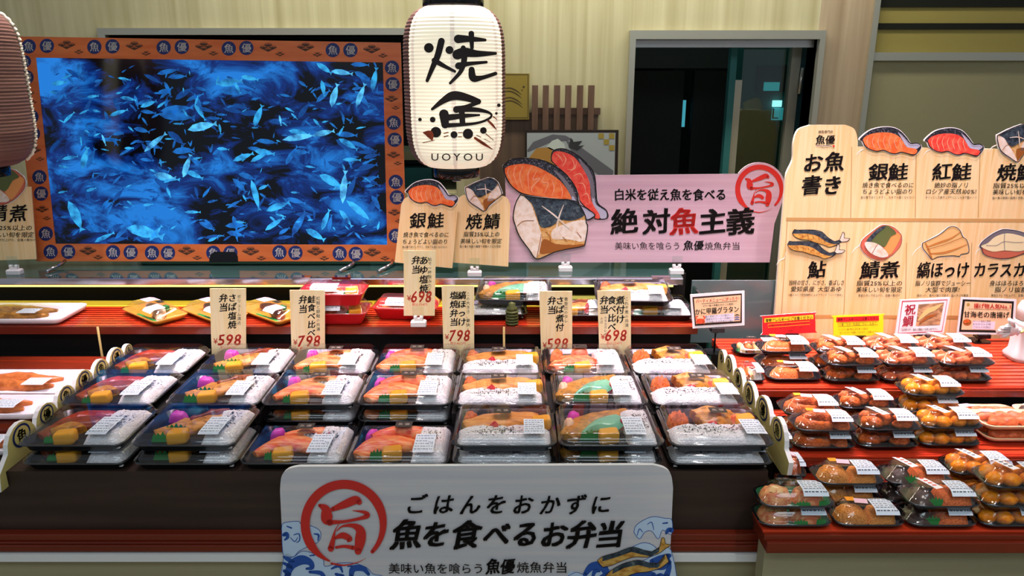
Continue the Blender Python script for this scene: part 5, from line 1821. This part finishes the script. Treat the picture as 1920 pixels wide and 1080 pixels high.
COLS = [('broiled', '598'), ('mackerel', '598'), ('salmon', '798'), ('two_salmon', '798'), ('hokke', '798'), ('green_mackerel', '598'), ('simmered', '698')]
ORD = ['leftmost', 'second', 'third', 'fourth', 'fifth', 'sixth', 'rightmost']
FX = [(128, 340, 541, 737, 938, 1148, 1357), (196, 395, 567, 751, 937, 1128, 1313), (266, 446, 597, 766, 930, 1102, 1268)]
PITCH = .0418
for row, Yf in enumerate((Y1, Y2, Y3)):
    zrow = (ZF, ZM, ZR)[row]
    for c, (kind, price) in enumerate(COLS):
        if row == 2 and c == 5:
            kind = 'orange_salmon'
        z = zrow
        lv = 0
        if row == 0 and c not in (2, 3):
            lv = 1
        if row == 1 and c in (2, 3):
            z, lv = .7505, 1
        z += .0006
        py = (838, 760, 700)[row]
        p = atz(FX[row][c], py, z + lv * PITCH + RIM)
        x = (FX[row][c] - CX) / F * (Yf / ray(FX[row][c], py).y)
        x = max(x, xprev + BW + .0035) if c else x
        xprev = x
        rz = 0.0
        rw = ('front row', 'middle row', 'back row')[row]
        if row == 1 and c in (2, 3):
            place(kind, price, (x - .001, Yf + BD / 2, z), -rz, 'lower bento, %s, under the %s %s bento' % (DESC[kind], ORD[c], rw), 'bento boxes on the dark stand')
        if row == 0 and lv:
            place(kind, price, (x + .0006 * (-1) ** c, Yf + BD / 2 - .001, z), -rz, 'lower bento, %s, under the %s %s bento' % (DESC[kind], ORD[c], rw), 'bento boxes on the dark stand')
        place(kind, price, (x, Yf + BD / 2, z + lv * PITCH), rz, 'top bento, %s, %s in the %s' % (DESC[kind], ORD[c], rw), 'bento boxes on the dark stand')

# bentos lying on the red shelf
zs = SH + .0046
for kind, px, Y, lv, rz, lb in (('simmered', 918, 2.117, 0, .03, 'lower bento under the tilted shelf bento left of the simmered mackerel card'),
                                ('mackerel', 1083, 2.112, 0, -.02, 'bento lying behind the simmered mackerel price card on the red shelf'),
                                ('green_mackerel', 964, 2.119, 1.0, -.05, 'bento with tamago tilted on top between two price cards on the red shelf'),
                                ('two_salmon', 1226, 2.112, 0, -.02, 'lower rice bento at the right end of the red shelf'),
                                ('hokke', 1184, 2.112, 1.0, -.06, 'upper rice bento behind the far right price card on the red shelf')):
    x = (px - CX) / F * (Y / ray(px, 575).y)
    o = place(kind, '698', (x, Y, zs + lv * (PITCH + .010)), rz, lb, 'bento boxes on the red shelf')
    o.scale = (1, .83, 1)
    o.rotation_euler.x = .11 * lv


# red lacquer style boxes on the shelf
def redbox(loc, rz, label):
    if 'red' in PROTO:
        r = dup(PROTO['red'])
    else:
        r = PROTO['red'] = thing('red_bento_box', 'red', 'bento')
        w, d, h = .19, .114, .034
        MB().loft([rrect(w - .04, d - .03, .012, 0), rrect(w - .034, d - .024, .014, .003), rrect(w - .006, d - .006, .016, h), rrect(w, d, .018, h + .002), rrect(w - .012, d - .012, .014, h + .002), rrect(w - .03, d - .03, .012, .016)], 'red_tray', True, True).build('tray', r)
        ricebed(r, -.07, .03, -.032, .032, .026, False)
        b = MB()
        b.puff(smooth_line([(-.07, -.022), (.0, -.028), (.02, .022), (-.05, .03)], 4, True), .03, .012, 'sashimi_fish', 4, .3)
        b.build('fish_topping', r)
        omelette(r, .055, -.012, .2, .036, .05, .036)
        m = MB()
        leaf(m, .048, -.03, .03, .024, .022)
        m.build('green_divider', r)
        r_lid = MB().loft([rrect(w + .002, d + .002, .018, h), rrect(w + .002, d + .002, .018, h + .004), rrect(w - .01, d - .01, .016, h + .005), rrect(w - .03, d - .03, .014, h + .018), rrect(w - .036, d - .036, .012, h + .021)], 'lid_clear', False, True).build('lid', r)
        sticker('price_label', r_lid, 'label_white', -.055, .02, -.050, -.006, w, d, h, h + .021, .018, 6)
        sticker('logo_sticker', r_lid, 'nori_tag', -.01, .022, .012, .032, w, d, h, h + .021, .018, 0, logo=True, n=3)
    r.location = loc
    r.rotation_euler = (0, 0, rz)
    tag(r, label, 'bento', 'red boxes on the red shelf')


X = lambda px, Y, py=585: (px - CX) / F * (Y / ray(px, py).y)
redbox((X(632, 2.054), 2.054, zs), 0, 'lower red bento box of the stack of two on the red shelf')
redbox((X(628, 2.054), 2.054, zs + .0566), 0, 'upper red bento box with orange omelette on top of the red shelf stack')
redbox((X(764, 2.10), 2.10, zs), -.06, 'single red bento box partly behind the ayu price card')


# yellow edged fish trays on the shelf
def fishtray(loc, rz, label, pink):
    r = thing('fish_tray', label, 'fish tray', loc, rz, 'yellow edged fish trays on the red shelf')
    w, d = .205, .105
    b = MB()
    b.loft([rrect(w - .03, d - .03, .01, 0), rrect(w - .02, d - .02, .012, .004), rrect(w, d, .014, .016), rrect(w - .008, d - .008, .012, .016), rrect(w - .03, d - .03, .01, .006)], 'tray_gold', True, True)
    b.build('tray', r)
    MB().sweep([(-.085, .02), (-.03, .022), (.04, -.005), (.085, -.03)], [.008, .02, .018, .006], [.012, .02, .02, .01], .007, 'fishcake' if pink else 'broiled', 11, .15).build('grilled_fish', r)
    m = MB()
    m.box(-.02, .09, -.044, -.036, .007, .014, 'leaf_green')
    m.box(-.01, .012, .026, .04, .012, .024, 'leaf_green')
    m.build('green_divider', r)
    r_lid = MB().loft([rrect(w + .002, d + .002, .014, .0145), rrect(w + .002, d + .002, .014, .018), rrect(w - .012, d - .012, .012, .019), rrect(w - .045, d - .04, .01, .036), rrect(w - .05, d - .045, .008, .038)], 'lid_clear', False, True).build('lid', r)
    sticker('price_label', r_lid, 'label_white', .015, .065, -.042, .004, w, d, .016, .038, .02, 6)
    sticker('name_sticker', r_lid, 'lilac_sticker', -.075, -.03, -.005, .038, w, d, .016, .038, .02, 2, 'pink_ink', n=3)
    sticker('logo_sticker', r_lid, 'nori_tag', -.02, .01, .012, .03, w, d, .016, .038, .02, 0, logo=True, n=3)


fishtray((X(290, 2.09), 2.09, zs), -.68, 'yellow edged tray with a pale fish, leftmost on the red shelf', True)
fishtray((X(402, 2.09), 2.09, zs), -.68, 'yellow edged tray with brown fish half hidden behind the first price card', False)
fishtray((X(511, 2.09), 2.09, zs), -.68, 'yellow edged tray with two labels right of the first price card', False)


# white foam trays at the far left
def foamtray(px, py, z, w, d, label, mat='foam_white', food='sashimi_fish', rz=0.0):
    p = atz(px, py, z)
    r = thing('fish_tray', label, 'fish tray', (min(p.x, -1.083 if z < .85 else p.x) - w / 2, p.y + d / 2, z), rz, 'white foam fish trays')
    MB().loft([rrect(w - .03, d - .03, .012, 0), rrect(w - .01, d - .01, .016, .006), rrect(w, d, .018, .018), rrect(w - .006, d - .006, .017, .020), rrect(w - .016, d - .016, .014, .018), rrect(w - .04, d - .04, .012, .006)], mat, True, True).build('tray', r)
    for k, (y, q) in enumerate(((-.02, 0), (.022, .01))):
        y *= d / .145
        MB().sweep([(-w * .38, y - .012), (-w * .1, y + .008), (w * .14, y), (w * .30, y + .012)], [q_ * d / .145 for q_ in (.012, .02, .016, .006)], [.014, .022, .018, .008], .006, food, 11, .3).build('fried_fish', r)
    r_lid = MB().loft([rrect(w - .002, d - .002, .018, .0195), rrect(w - .02, d - .02, .016, .026), rrect(w - .07, d - .06, .014, .030)], 'film_clear', False, True).build('wrap', r)
    sticker('price_label', r_lid, 'label_white', w * .12, w * .12 + .055, -d * .34, -d * .34 + .042, w, d, .018, .030, .03, 5)


foamtray(118, 750, .787, .30, .15, 'white foam fish tray, back one beside the divider at the left edge')
foamtray(88, 792, .787, .30, .112, 'white foam fish tray, middle one beside the divider at the left edge')
foamtray(50, 860, ZF + .001, .24, .08, 'white foam fish tray, front one at the left edge below the others')
foamtray(112, 611, zs, .36, .16, 'white foam fish tray lying on the red shelf at the left edge', food='simmered')
# ================================================================== fried food packs on the tiers
PW, PD, PR, PT, PI = .142, .104, .0125, .0405, .024


def pack(kind):
    r = thing('food_pack', 'pack', 'food pack')
    b = MB()
    b.loft([rrect(PW - .03, PD - .03, .018, 0), rrect(PW - .02, PD - .02, .02, .002), rrect(PW - .006, PD - .006, .026, PR - .003), rrect(PW, PD, .028, PR), rrect(PW - .01, PD - .01, .026, PR)], 'black_plastic', True, False)
    b.loft([rrect(PW - .01, PD - .01, .026, PR), rrect(PW - .022, PD - .022, .022, .005)], 'green_tray' if kind == 'wrap' else 'black_plastic', False, True)
    b.f = [(i, 'red_tray' if kind != 'wrap' and m == 'black_plastic' and q >= 92 + 60 and sum(b.v[j].x for j in i) / len(i) < -.05 else m, sm) for q, (i, m, sm) in enumerate(b.f)]
    b.build('tray', r)
    z = .0055
    U, V = PW / 2 - .014, PD / 2 - .012
    if kind == 'disc':
        m = MB()
        m.puff([(-.018 + .040 * math.cos(a), -.006 + .034 * math.sin(a)) for a in [k * math.pi / 8 for k in range(16)]], z + .002, .022, 'crumb_orange', 5, .25)
        m.build('croquette', r)
        m = MB()
        m.puff([(.034 + .026 * math.cos(a), .008 + .034 * math.sin(a)) for a in [k * math.pi / 8 for k in range(16)]], z, .017, 'crumb_orange', 5, .25)
        m.build('croquette', r)
    elif kind == 'ring':
        for p, w in (([(-.045, .02), (-.05, -.01), (-.02, -.032), (.012, -.02)], .012), ([(-.04, .024), (-.005, .036), (.022, .02), (.018, -.012)], .012)):
            MB().sweep(p, [w * .8, w, w, w * .8], [.018, .024, .024, .018], z, 'crumb_orange', 9, .3).build('fried_ring', r)
        MB().puff([(.042 + .02 * math.cos(a), .0 + .034 * math.sin(a)) for a in [k * math.pi / 7 for k in range(14)]], z, .018, 'crumb_orange', 4, .3).build('croquette', r)
    elif kind == 'cutlet':
        MB().puff(smooth_line([(-.056, -.028), (-.01, -.038), (.006, -.006), (-.014, .028), (-.05, .026), (-.062, 0)], 4, True), z, .025, 'crumb', 6, .3).build('cutlet', r)
        MB().puff(smooth_line([(.0, -.036), (.045, -.038), (.06, -.01), (.05, .03), (.012, .034)], 4, True), z, .020, 'crumb', 6, .3).build('cutlet', r)
    elif kind == 'karaage':
        for x, y, a in ((-.04, -.016, .024), (-.034, .022, .02), (-.002, .008, .022), (.03, -.02, .022), (.04, .018, .02)):
            MB().blob((x, y, z + .012), (a, a * .8, .015), 'karaage', .5, 12, 8, 70, .8).build('fried_piece', r)
    elif kind == 'balls':
        for x, y in ((-.048, -.02), (-.044, .016), (-.018, -.028), (-.014, .006), (-.008, .034), (.018, -.022), (.024, .014), (.05, -.012), (.05, .024)):
            MB().blob((x, y, z + .013), (.0185, .0175, .0145), 'ball_fry', .10, 14, 8, 60, .9).build('fried_ball', r)
    elif kind == 'shrimp':
        for k in range(9):
            x, y = -.05 + .014 * k % .1 - .0, -.028 + .028 * (k % 3)
            MB().blob((-.046 + (k // 3) * .036, y + rnd.uniform(-.004, .004), z + .010), (.02, .012, .012), 'prawn', .5, 12, 8, 90, .8).build('fried_shrimp', r)
    elif kind == 'roll':
        for k in range(3):
            MB().sweep([(-.05 + k * .022, -.03), (-.048 + k * .022, 0), (-.046 + k * .022, .034)], [.008, .010, .008], [.016, .02, .016], z, 'hokke_tan' if k != 1 else 'crumb_orange', 9, .1).build('fried_roll', r)
        MB().puff(smooth_line([(.01, -.03), (.055, -.03), (.055, .03), (.012, .03)], 3, True), z, .018, 'radish', 4, .3).build('slaw', r)
        m = MB()
        leaf(m, -.058, -.026, .02, .018, z)
        m.build('green_divider', r)
    elif kind == 'wrap':
        for x, nm in ((-.036, 0), (.026, 1)):
            m = MB()
            m.puff([(x + .032 * math.cos(a), -.004 + .036 * math.sin(a)) for a in [k * math.pi / 9 for k in range(18)]], z, .027, 'bacon', 6, .3)
            m.build('bacon_roll', r)
            MB().puff([(x + .018 * math.cos(a), -.006 + .02 * math.sin(a)) for a in [k * math.pi / 6 for k in range(12)]], z + .025, .004, 'hokke_tan', 3, .2).build('roll_filling', r)
        m = MB()
        leaf(m, .01, -.04, .03, .014, z)
        leaf(m, .05, -.036, .02, .016, z)
        m.build('green_divider', r)
    elif kind == 'mixed':
        MB().puff(smooth_line([(-.056, -.026), (-.02, -.034), (-.012, .02), (-.05, .03)], 4, True), z, .020, 'fry_dark', 5, .6).build('dark_fritter', r)
        MB().puff(smooth_line([(-.006, -.036), (.05, -.036), (.06, .0), (.045, .036), (.0, .034)], 4, True), z, .024, 'crumb_orange', 6, .35).build('cutlet', r)
        m = MB()
        leaf(m, -.018, -.034, .034, .02, z)
        m.build('green_divider', r)
    r_lid = MB().loft([rrect(PW + .002, PD + .002, .028, PR - .001), rrect(PW + .002, PD + .002, .028, PR + .002), rrect(PW - .006, PD - .006, .026, PR + .0026), rrect(PW - .010, PD - .010, .025, PR + .007), rrect(PW - .018, PD - .018, .024, PR + .008), rrect(PW - .034, PD - .036, .02, PR + .016), rrect(PW - .05, PD - .052, .016, PT - .0014), rrect(PW - .06, PD - .062, .012, PT)], 'lid_clear', False, True).build('lid', r)
    g = (PW, PD, PR + .006, PT, PI)
    sticker('price_label', r_lid, 'label_white', .008, .056, -.042, .014, *g, 6, 'sticker_grey', price='298')
    if kind in ('cutlet', 'disc', 'ring'):
        sticker('round_sticker', r_lid, 'orange_sticker', -.036, -.018, .006, .024, *g, 2, 'price_red', n=3)
        sticker('pink_sticker', r_lid, 'pink_sticker', -.022, .004, -.008, .014, *g, 3, 'pink_ink', rot=-.2, lift=.0016, n=4)
    elif kind in ('karaage', 'balls', 'shrimp', 'mixed'):
        sticker('name_sticker', r_lid, 'white_paper', -.030, -.012, -.026, .034, *g, 0, 'ink', rot=.35, n=8)
        m = MB()
        for k in range(4):
            y = .024 - k * .011
            x = -.021 - (y - .004) * .36
            zz = lidz(x, y, *g) + .0016
            m.box(x - .004, x + .004, y - .003, y + .001, zz - .0004, zz, 'sticker_grey' if kind != 'mixed' else 'price_red')
        m.build('name_print', r_lid)
    else:
        sticker('logo_sticker', r_lid, 'nori_tag', -.03, -.004, .014, .032, *g, 0, logo=True, n=3)
    return r


PPROTO = {}
TONE = {'disc': 'flat round croquettes', 'ring': 'ring shaped fritters', 'cutlet': 'golden breaded cutlets', 'karaage': 'rough fried chicken', 'balls': 'round orange fried balls', 'shrimp': 'small fried shrimp', 'roll': 'fried rolls and salad', 'wrap': 'bacon wrapped rolls', 'mixed': 'dark fritter and cutlet'}
placed = []
LEVEL = {1: ('single',), 2: ('underneath', 'on top'), 3: ('bottom of three', 'middle of three', 'top of three')}
GROUP = {TB: 'packs on the lower tier', TM: 'packs on the middle tier', TT: 'packs on the upper tier'}


SQ = .78


def putstack(kind, px, py, tier_z, n, where, sx=1.0, fixed=None):
    """a stack of n packs whose top one has its front rim at this pixel"""
    w, d = PW * sx + .0025, PD * SQ + .003
    if fixed:
        x, y = fixed
    else:
        p = atz(px, py, tier_z + .0006 + (n - 1) * PPITCH + PR)
        x, y = p.x, max(p.y, {TB: YB, TM: YM, TT: YT}[tier_z] + .012)
        for t in range(12):
            hit = [q for q in placed if abs(q[0] - x) < (w + q[2]) / 2 and abs(q[1] - y) < d and q[3] == tier_z]
            if not hit:
                break
            q = hit[0]
            need = (w + q[2]) / 2 - abs(q[0] - x)
            if need < .024 and t < 6:
                x += math.copysign(need + .0003, x - q[0])
            else:
                y = q[1] + d + .0003
        y = min(y, {TB: YM, TM: YT, TT: 2.2}[tier_z] - PD * SQ - .003)
        if abs(y - p.y) > .012 or abs(x - p.x) > .012:
            print('PUSH', kind, px, py, n, round(x - p.x, 3), round(y - p.y, 3))
    placed.append((x, y, w, tier_z))
    for k in range(n):
        if kind in PPROTO:
            r = dup(PPROTO[kind])
        else:
            r = PPROTO[kind] = pack(kind)
        r.location = (x + rnd.uniform(-.0006, .0006), y + PD * SQ / 2 + rnd.uniform(-.0006, .0006), tier_z + .0006 + k * PPITCH)
        r.scale = (sx, SQ, 1)
        tag(r, 'pack of %s, %s, %s' % (TONE[kind], LEVEL[n][k], where), 'food pack', GROUP[tier_z])


PPITCH = .0425
for a in [
    # lower tier, front ones first
    ('cutlet', 1639, 988, TB, 1, 'in front on the lower tier'),
    ('wrap', 1504, 956, TB, 2, 'left end of the lower tier', 1.05),
    ('mixed', 1777, 954, TB, 2, 'in front on the lower tier'),
    ('balls', 1922, 924, TB, 3, 'right edge of the lower tier'),
    ('cutlet', 1604, 911, TB, 2, 'behind the front single cutlet pack'),
    ('disc', 1514, 888, TB, 2, 'behind the bacon rolls by the divider', .28, (.611, 1.415)),
    ('mixed', 1722, 908, TB, 2, 'in the back of the lower tier'),
    ('balls', 1838, 878, TB, 2, 'in the back right of the lower tier'),
    # middle tier
    ('ring', 1555, 808, TM, 2, 'front left of the middle tier'),
    ('karaage', 1676, 806, TM, 2, 'front centre of the middle tier'),
    ('balls', 1786, 803, TM, 2, 'in front by the pale trays'),
    ('roll', 1479, 842, TM, 1, 'in front by the divider on the middle tier', .33, (.615, 1.52)),
    ('ring', 1529, 777, TM, 2, 'back left of the middle tier'),
    ('karaage', 1630, 766, TM, 2, 'back centre of the middle tier'),
    ('balls', 1750, 746, TM, 3, 'in the middle tier'),
    ('roll', 1456, 778, TM, 1, 'half hidden by the divider on the middle tier', .32, (.614, 1.61)),
    # upper tier
    ('disc', 1494, 711, TT, 1, 'front left of the upper tier'),
    ('karaage', 1603, 685, TT, 2, 'front of the upper tier, third from its left'),
    ('shrimp', 1708, 684, TT, 2, 'front of the upper tier, second from its right'),
    ('shrimp', 1812, 684, TT, 2, 'front of the upper tier by the voice player'),
    ('roll', 1421, 713, TT, 1, 'front by the divider on the upper tier', .42, (.621, 1.765)),
    ('disc', 1484, 665, TT, 2, 'below the red allergy notice'),
    ('karaage', 1584, 661, TT, 2, 'below the yellow allergy notice'),
    ('shrimp', 1684, 657, TT, 2, 'below the sea bream card'),
    ('shrimp', 1784, 656, TT, 2, 'below the fried shrimp card'),
    ('roll', 1370, 669, TT, 1, 'below the crab gratin card', 1.0, (.70, 1.955)),
]:
    putstack(*a)


# pale foam trays of fried food at the right edge
def prawntray(px, py, z, label, w=.19, d=.095, rz=0.0, dark=False):
    p = atz(px, py, z + .014)
    r = thing('foam_tray', label, 'food tray', (p.x, min(p.y, YT - d - .002) + d / 2, z + .0006), rz, 'pale foam trays on the middle tier')
    MB().loft([rrect(w - .04, d - .04, .012, 0), rrect(w - .016, d - .016, .02, .008), rrect(w, d, .024, .017), rrect(w - .006, d - .006, .022, .018), rrect(w - .016, d - .016, .02, .014), rrect(w - .044, d - .044, .014, .006)], 'foam_tan', True, True).build('tray', r)
    for k in range(8):
        MB().blob((-.055 + (k // 2) * .032 + rnd.uniform(-.006, .006), -.016 + .03 * (k % 2), .014), (.026, .015, .011), 'fry_dark' if dark else 'prawn', .5, 12, 7, 80, .8).build('fried_prawn', r)
    r_lid = MB().loft([rrect(w - .004, d - .004, .022, .0176), rrect(w - .05, d - .05, .02, .026)], 'film_clear', False, True).build('wrap', r)
    sticker('price_label', r_lid, 'label_white', .02, .065, -.036, -.002, w, d, .016, .026, .02, 5)
    sticker('oval_sticker', r_lid, 'lilac_sticker', -.07, -.04, .012, .03, w, d, .016, .026, .02, 1, n=3)


prawntray(1930, 826, TM, 'pale foam tray of fried prawns, bottom one at the right edge')
prawntray(1928, 803, TM + .0285, 'pale foam tray of fried prawns on top of another at the right edge')
prawntray(1850, 770, TM, 'narrow foam tray of fried prawns behind the two stacked trays', w=.14)
prawntray(1972, 768, TM, 'pale foam tray with dark fritters cut off at the right edge', dark=True)
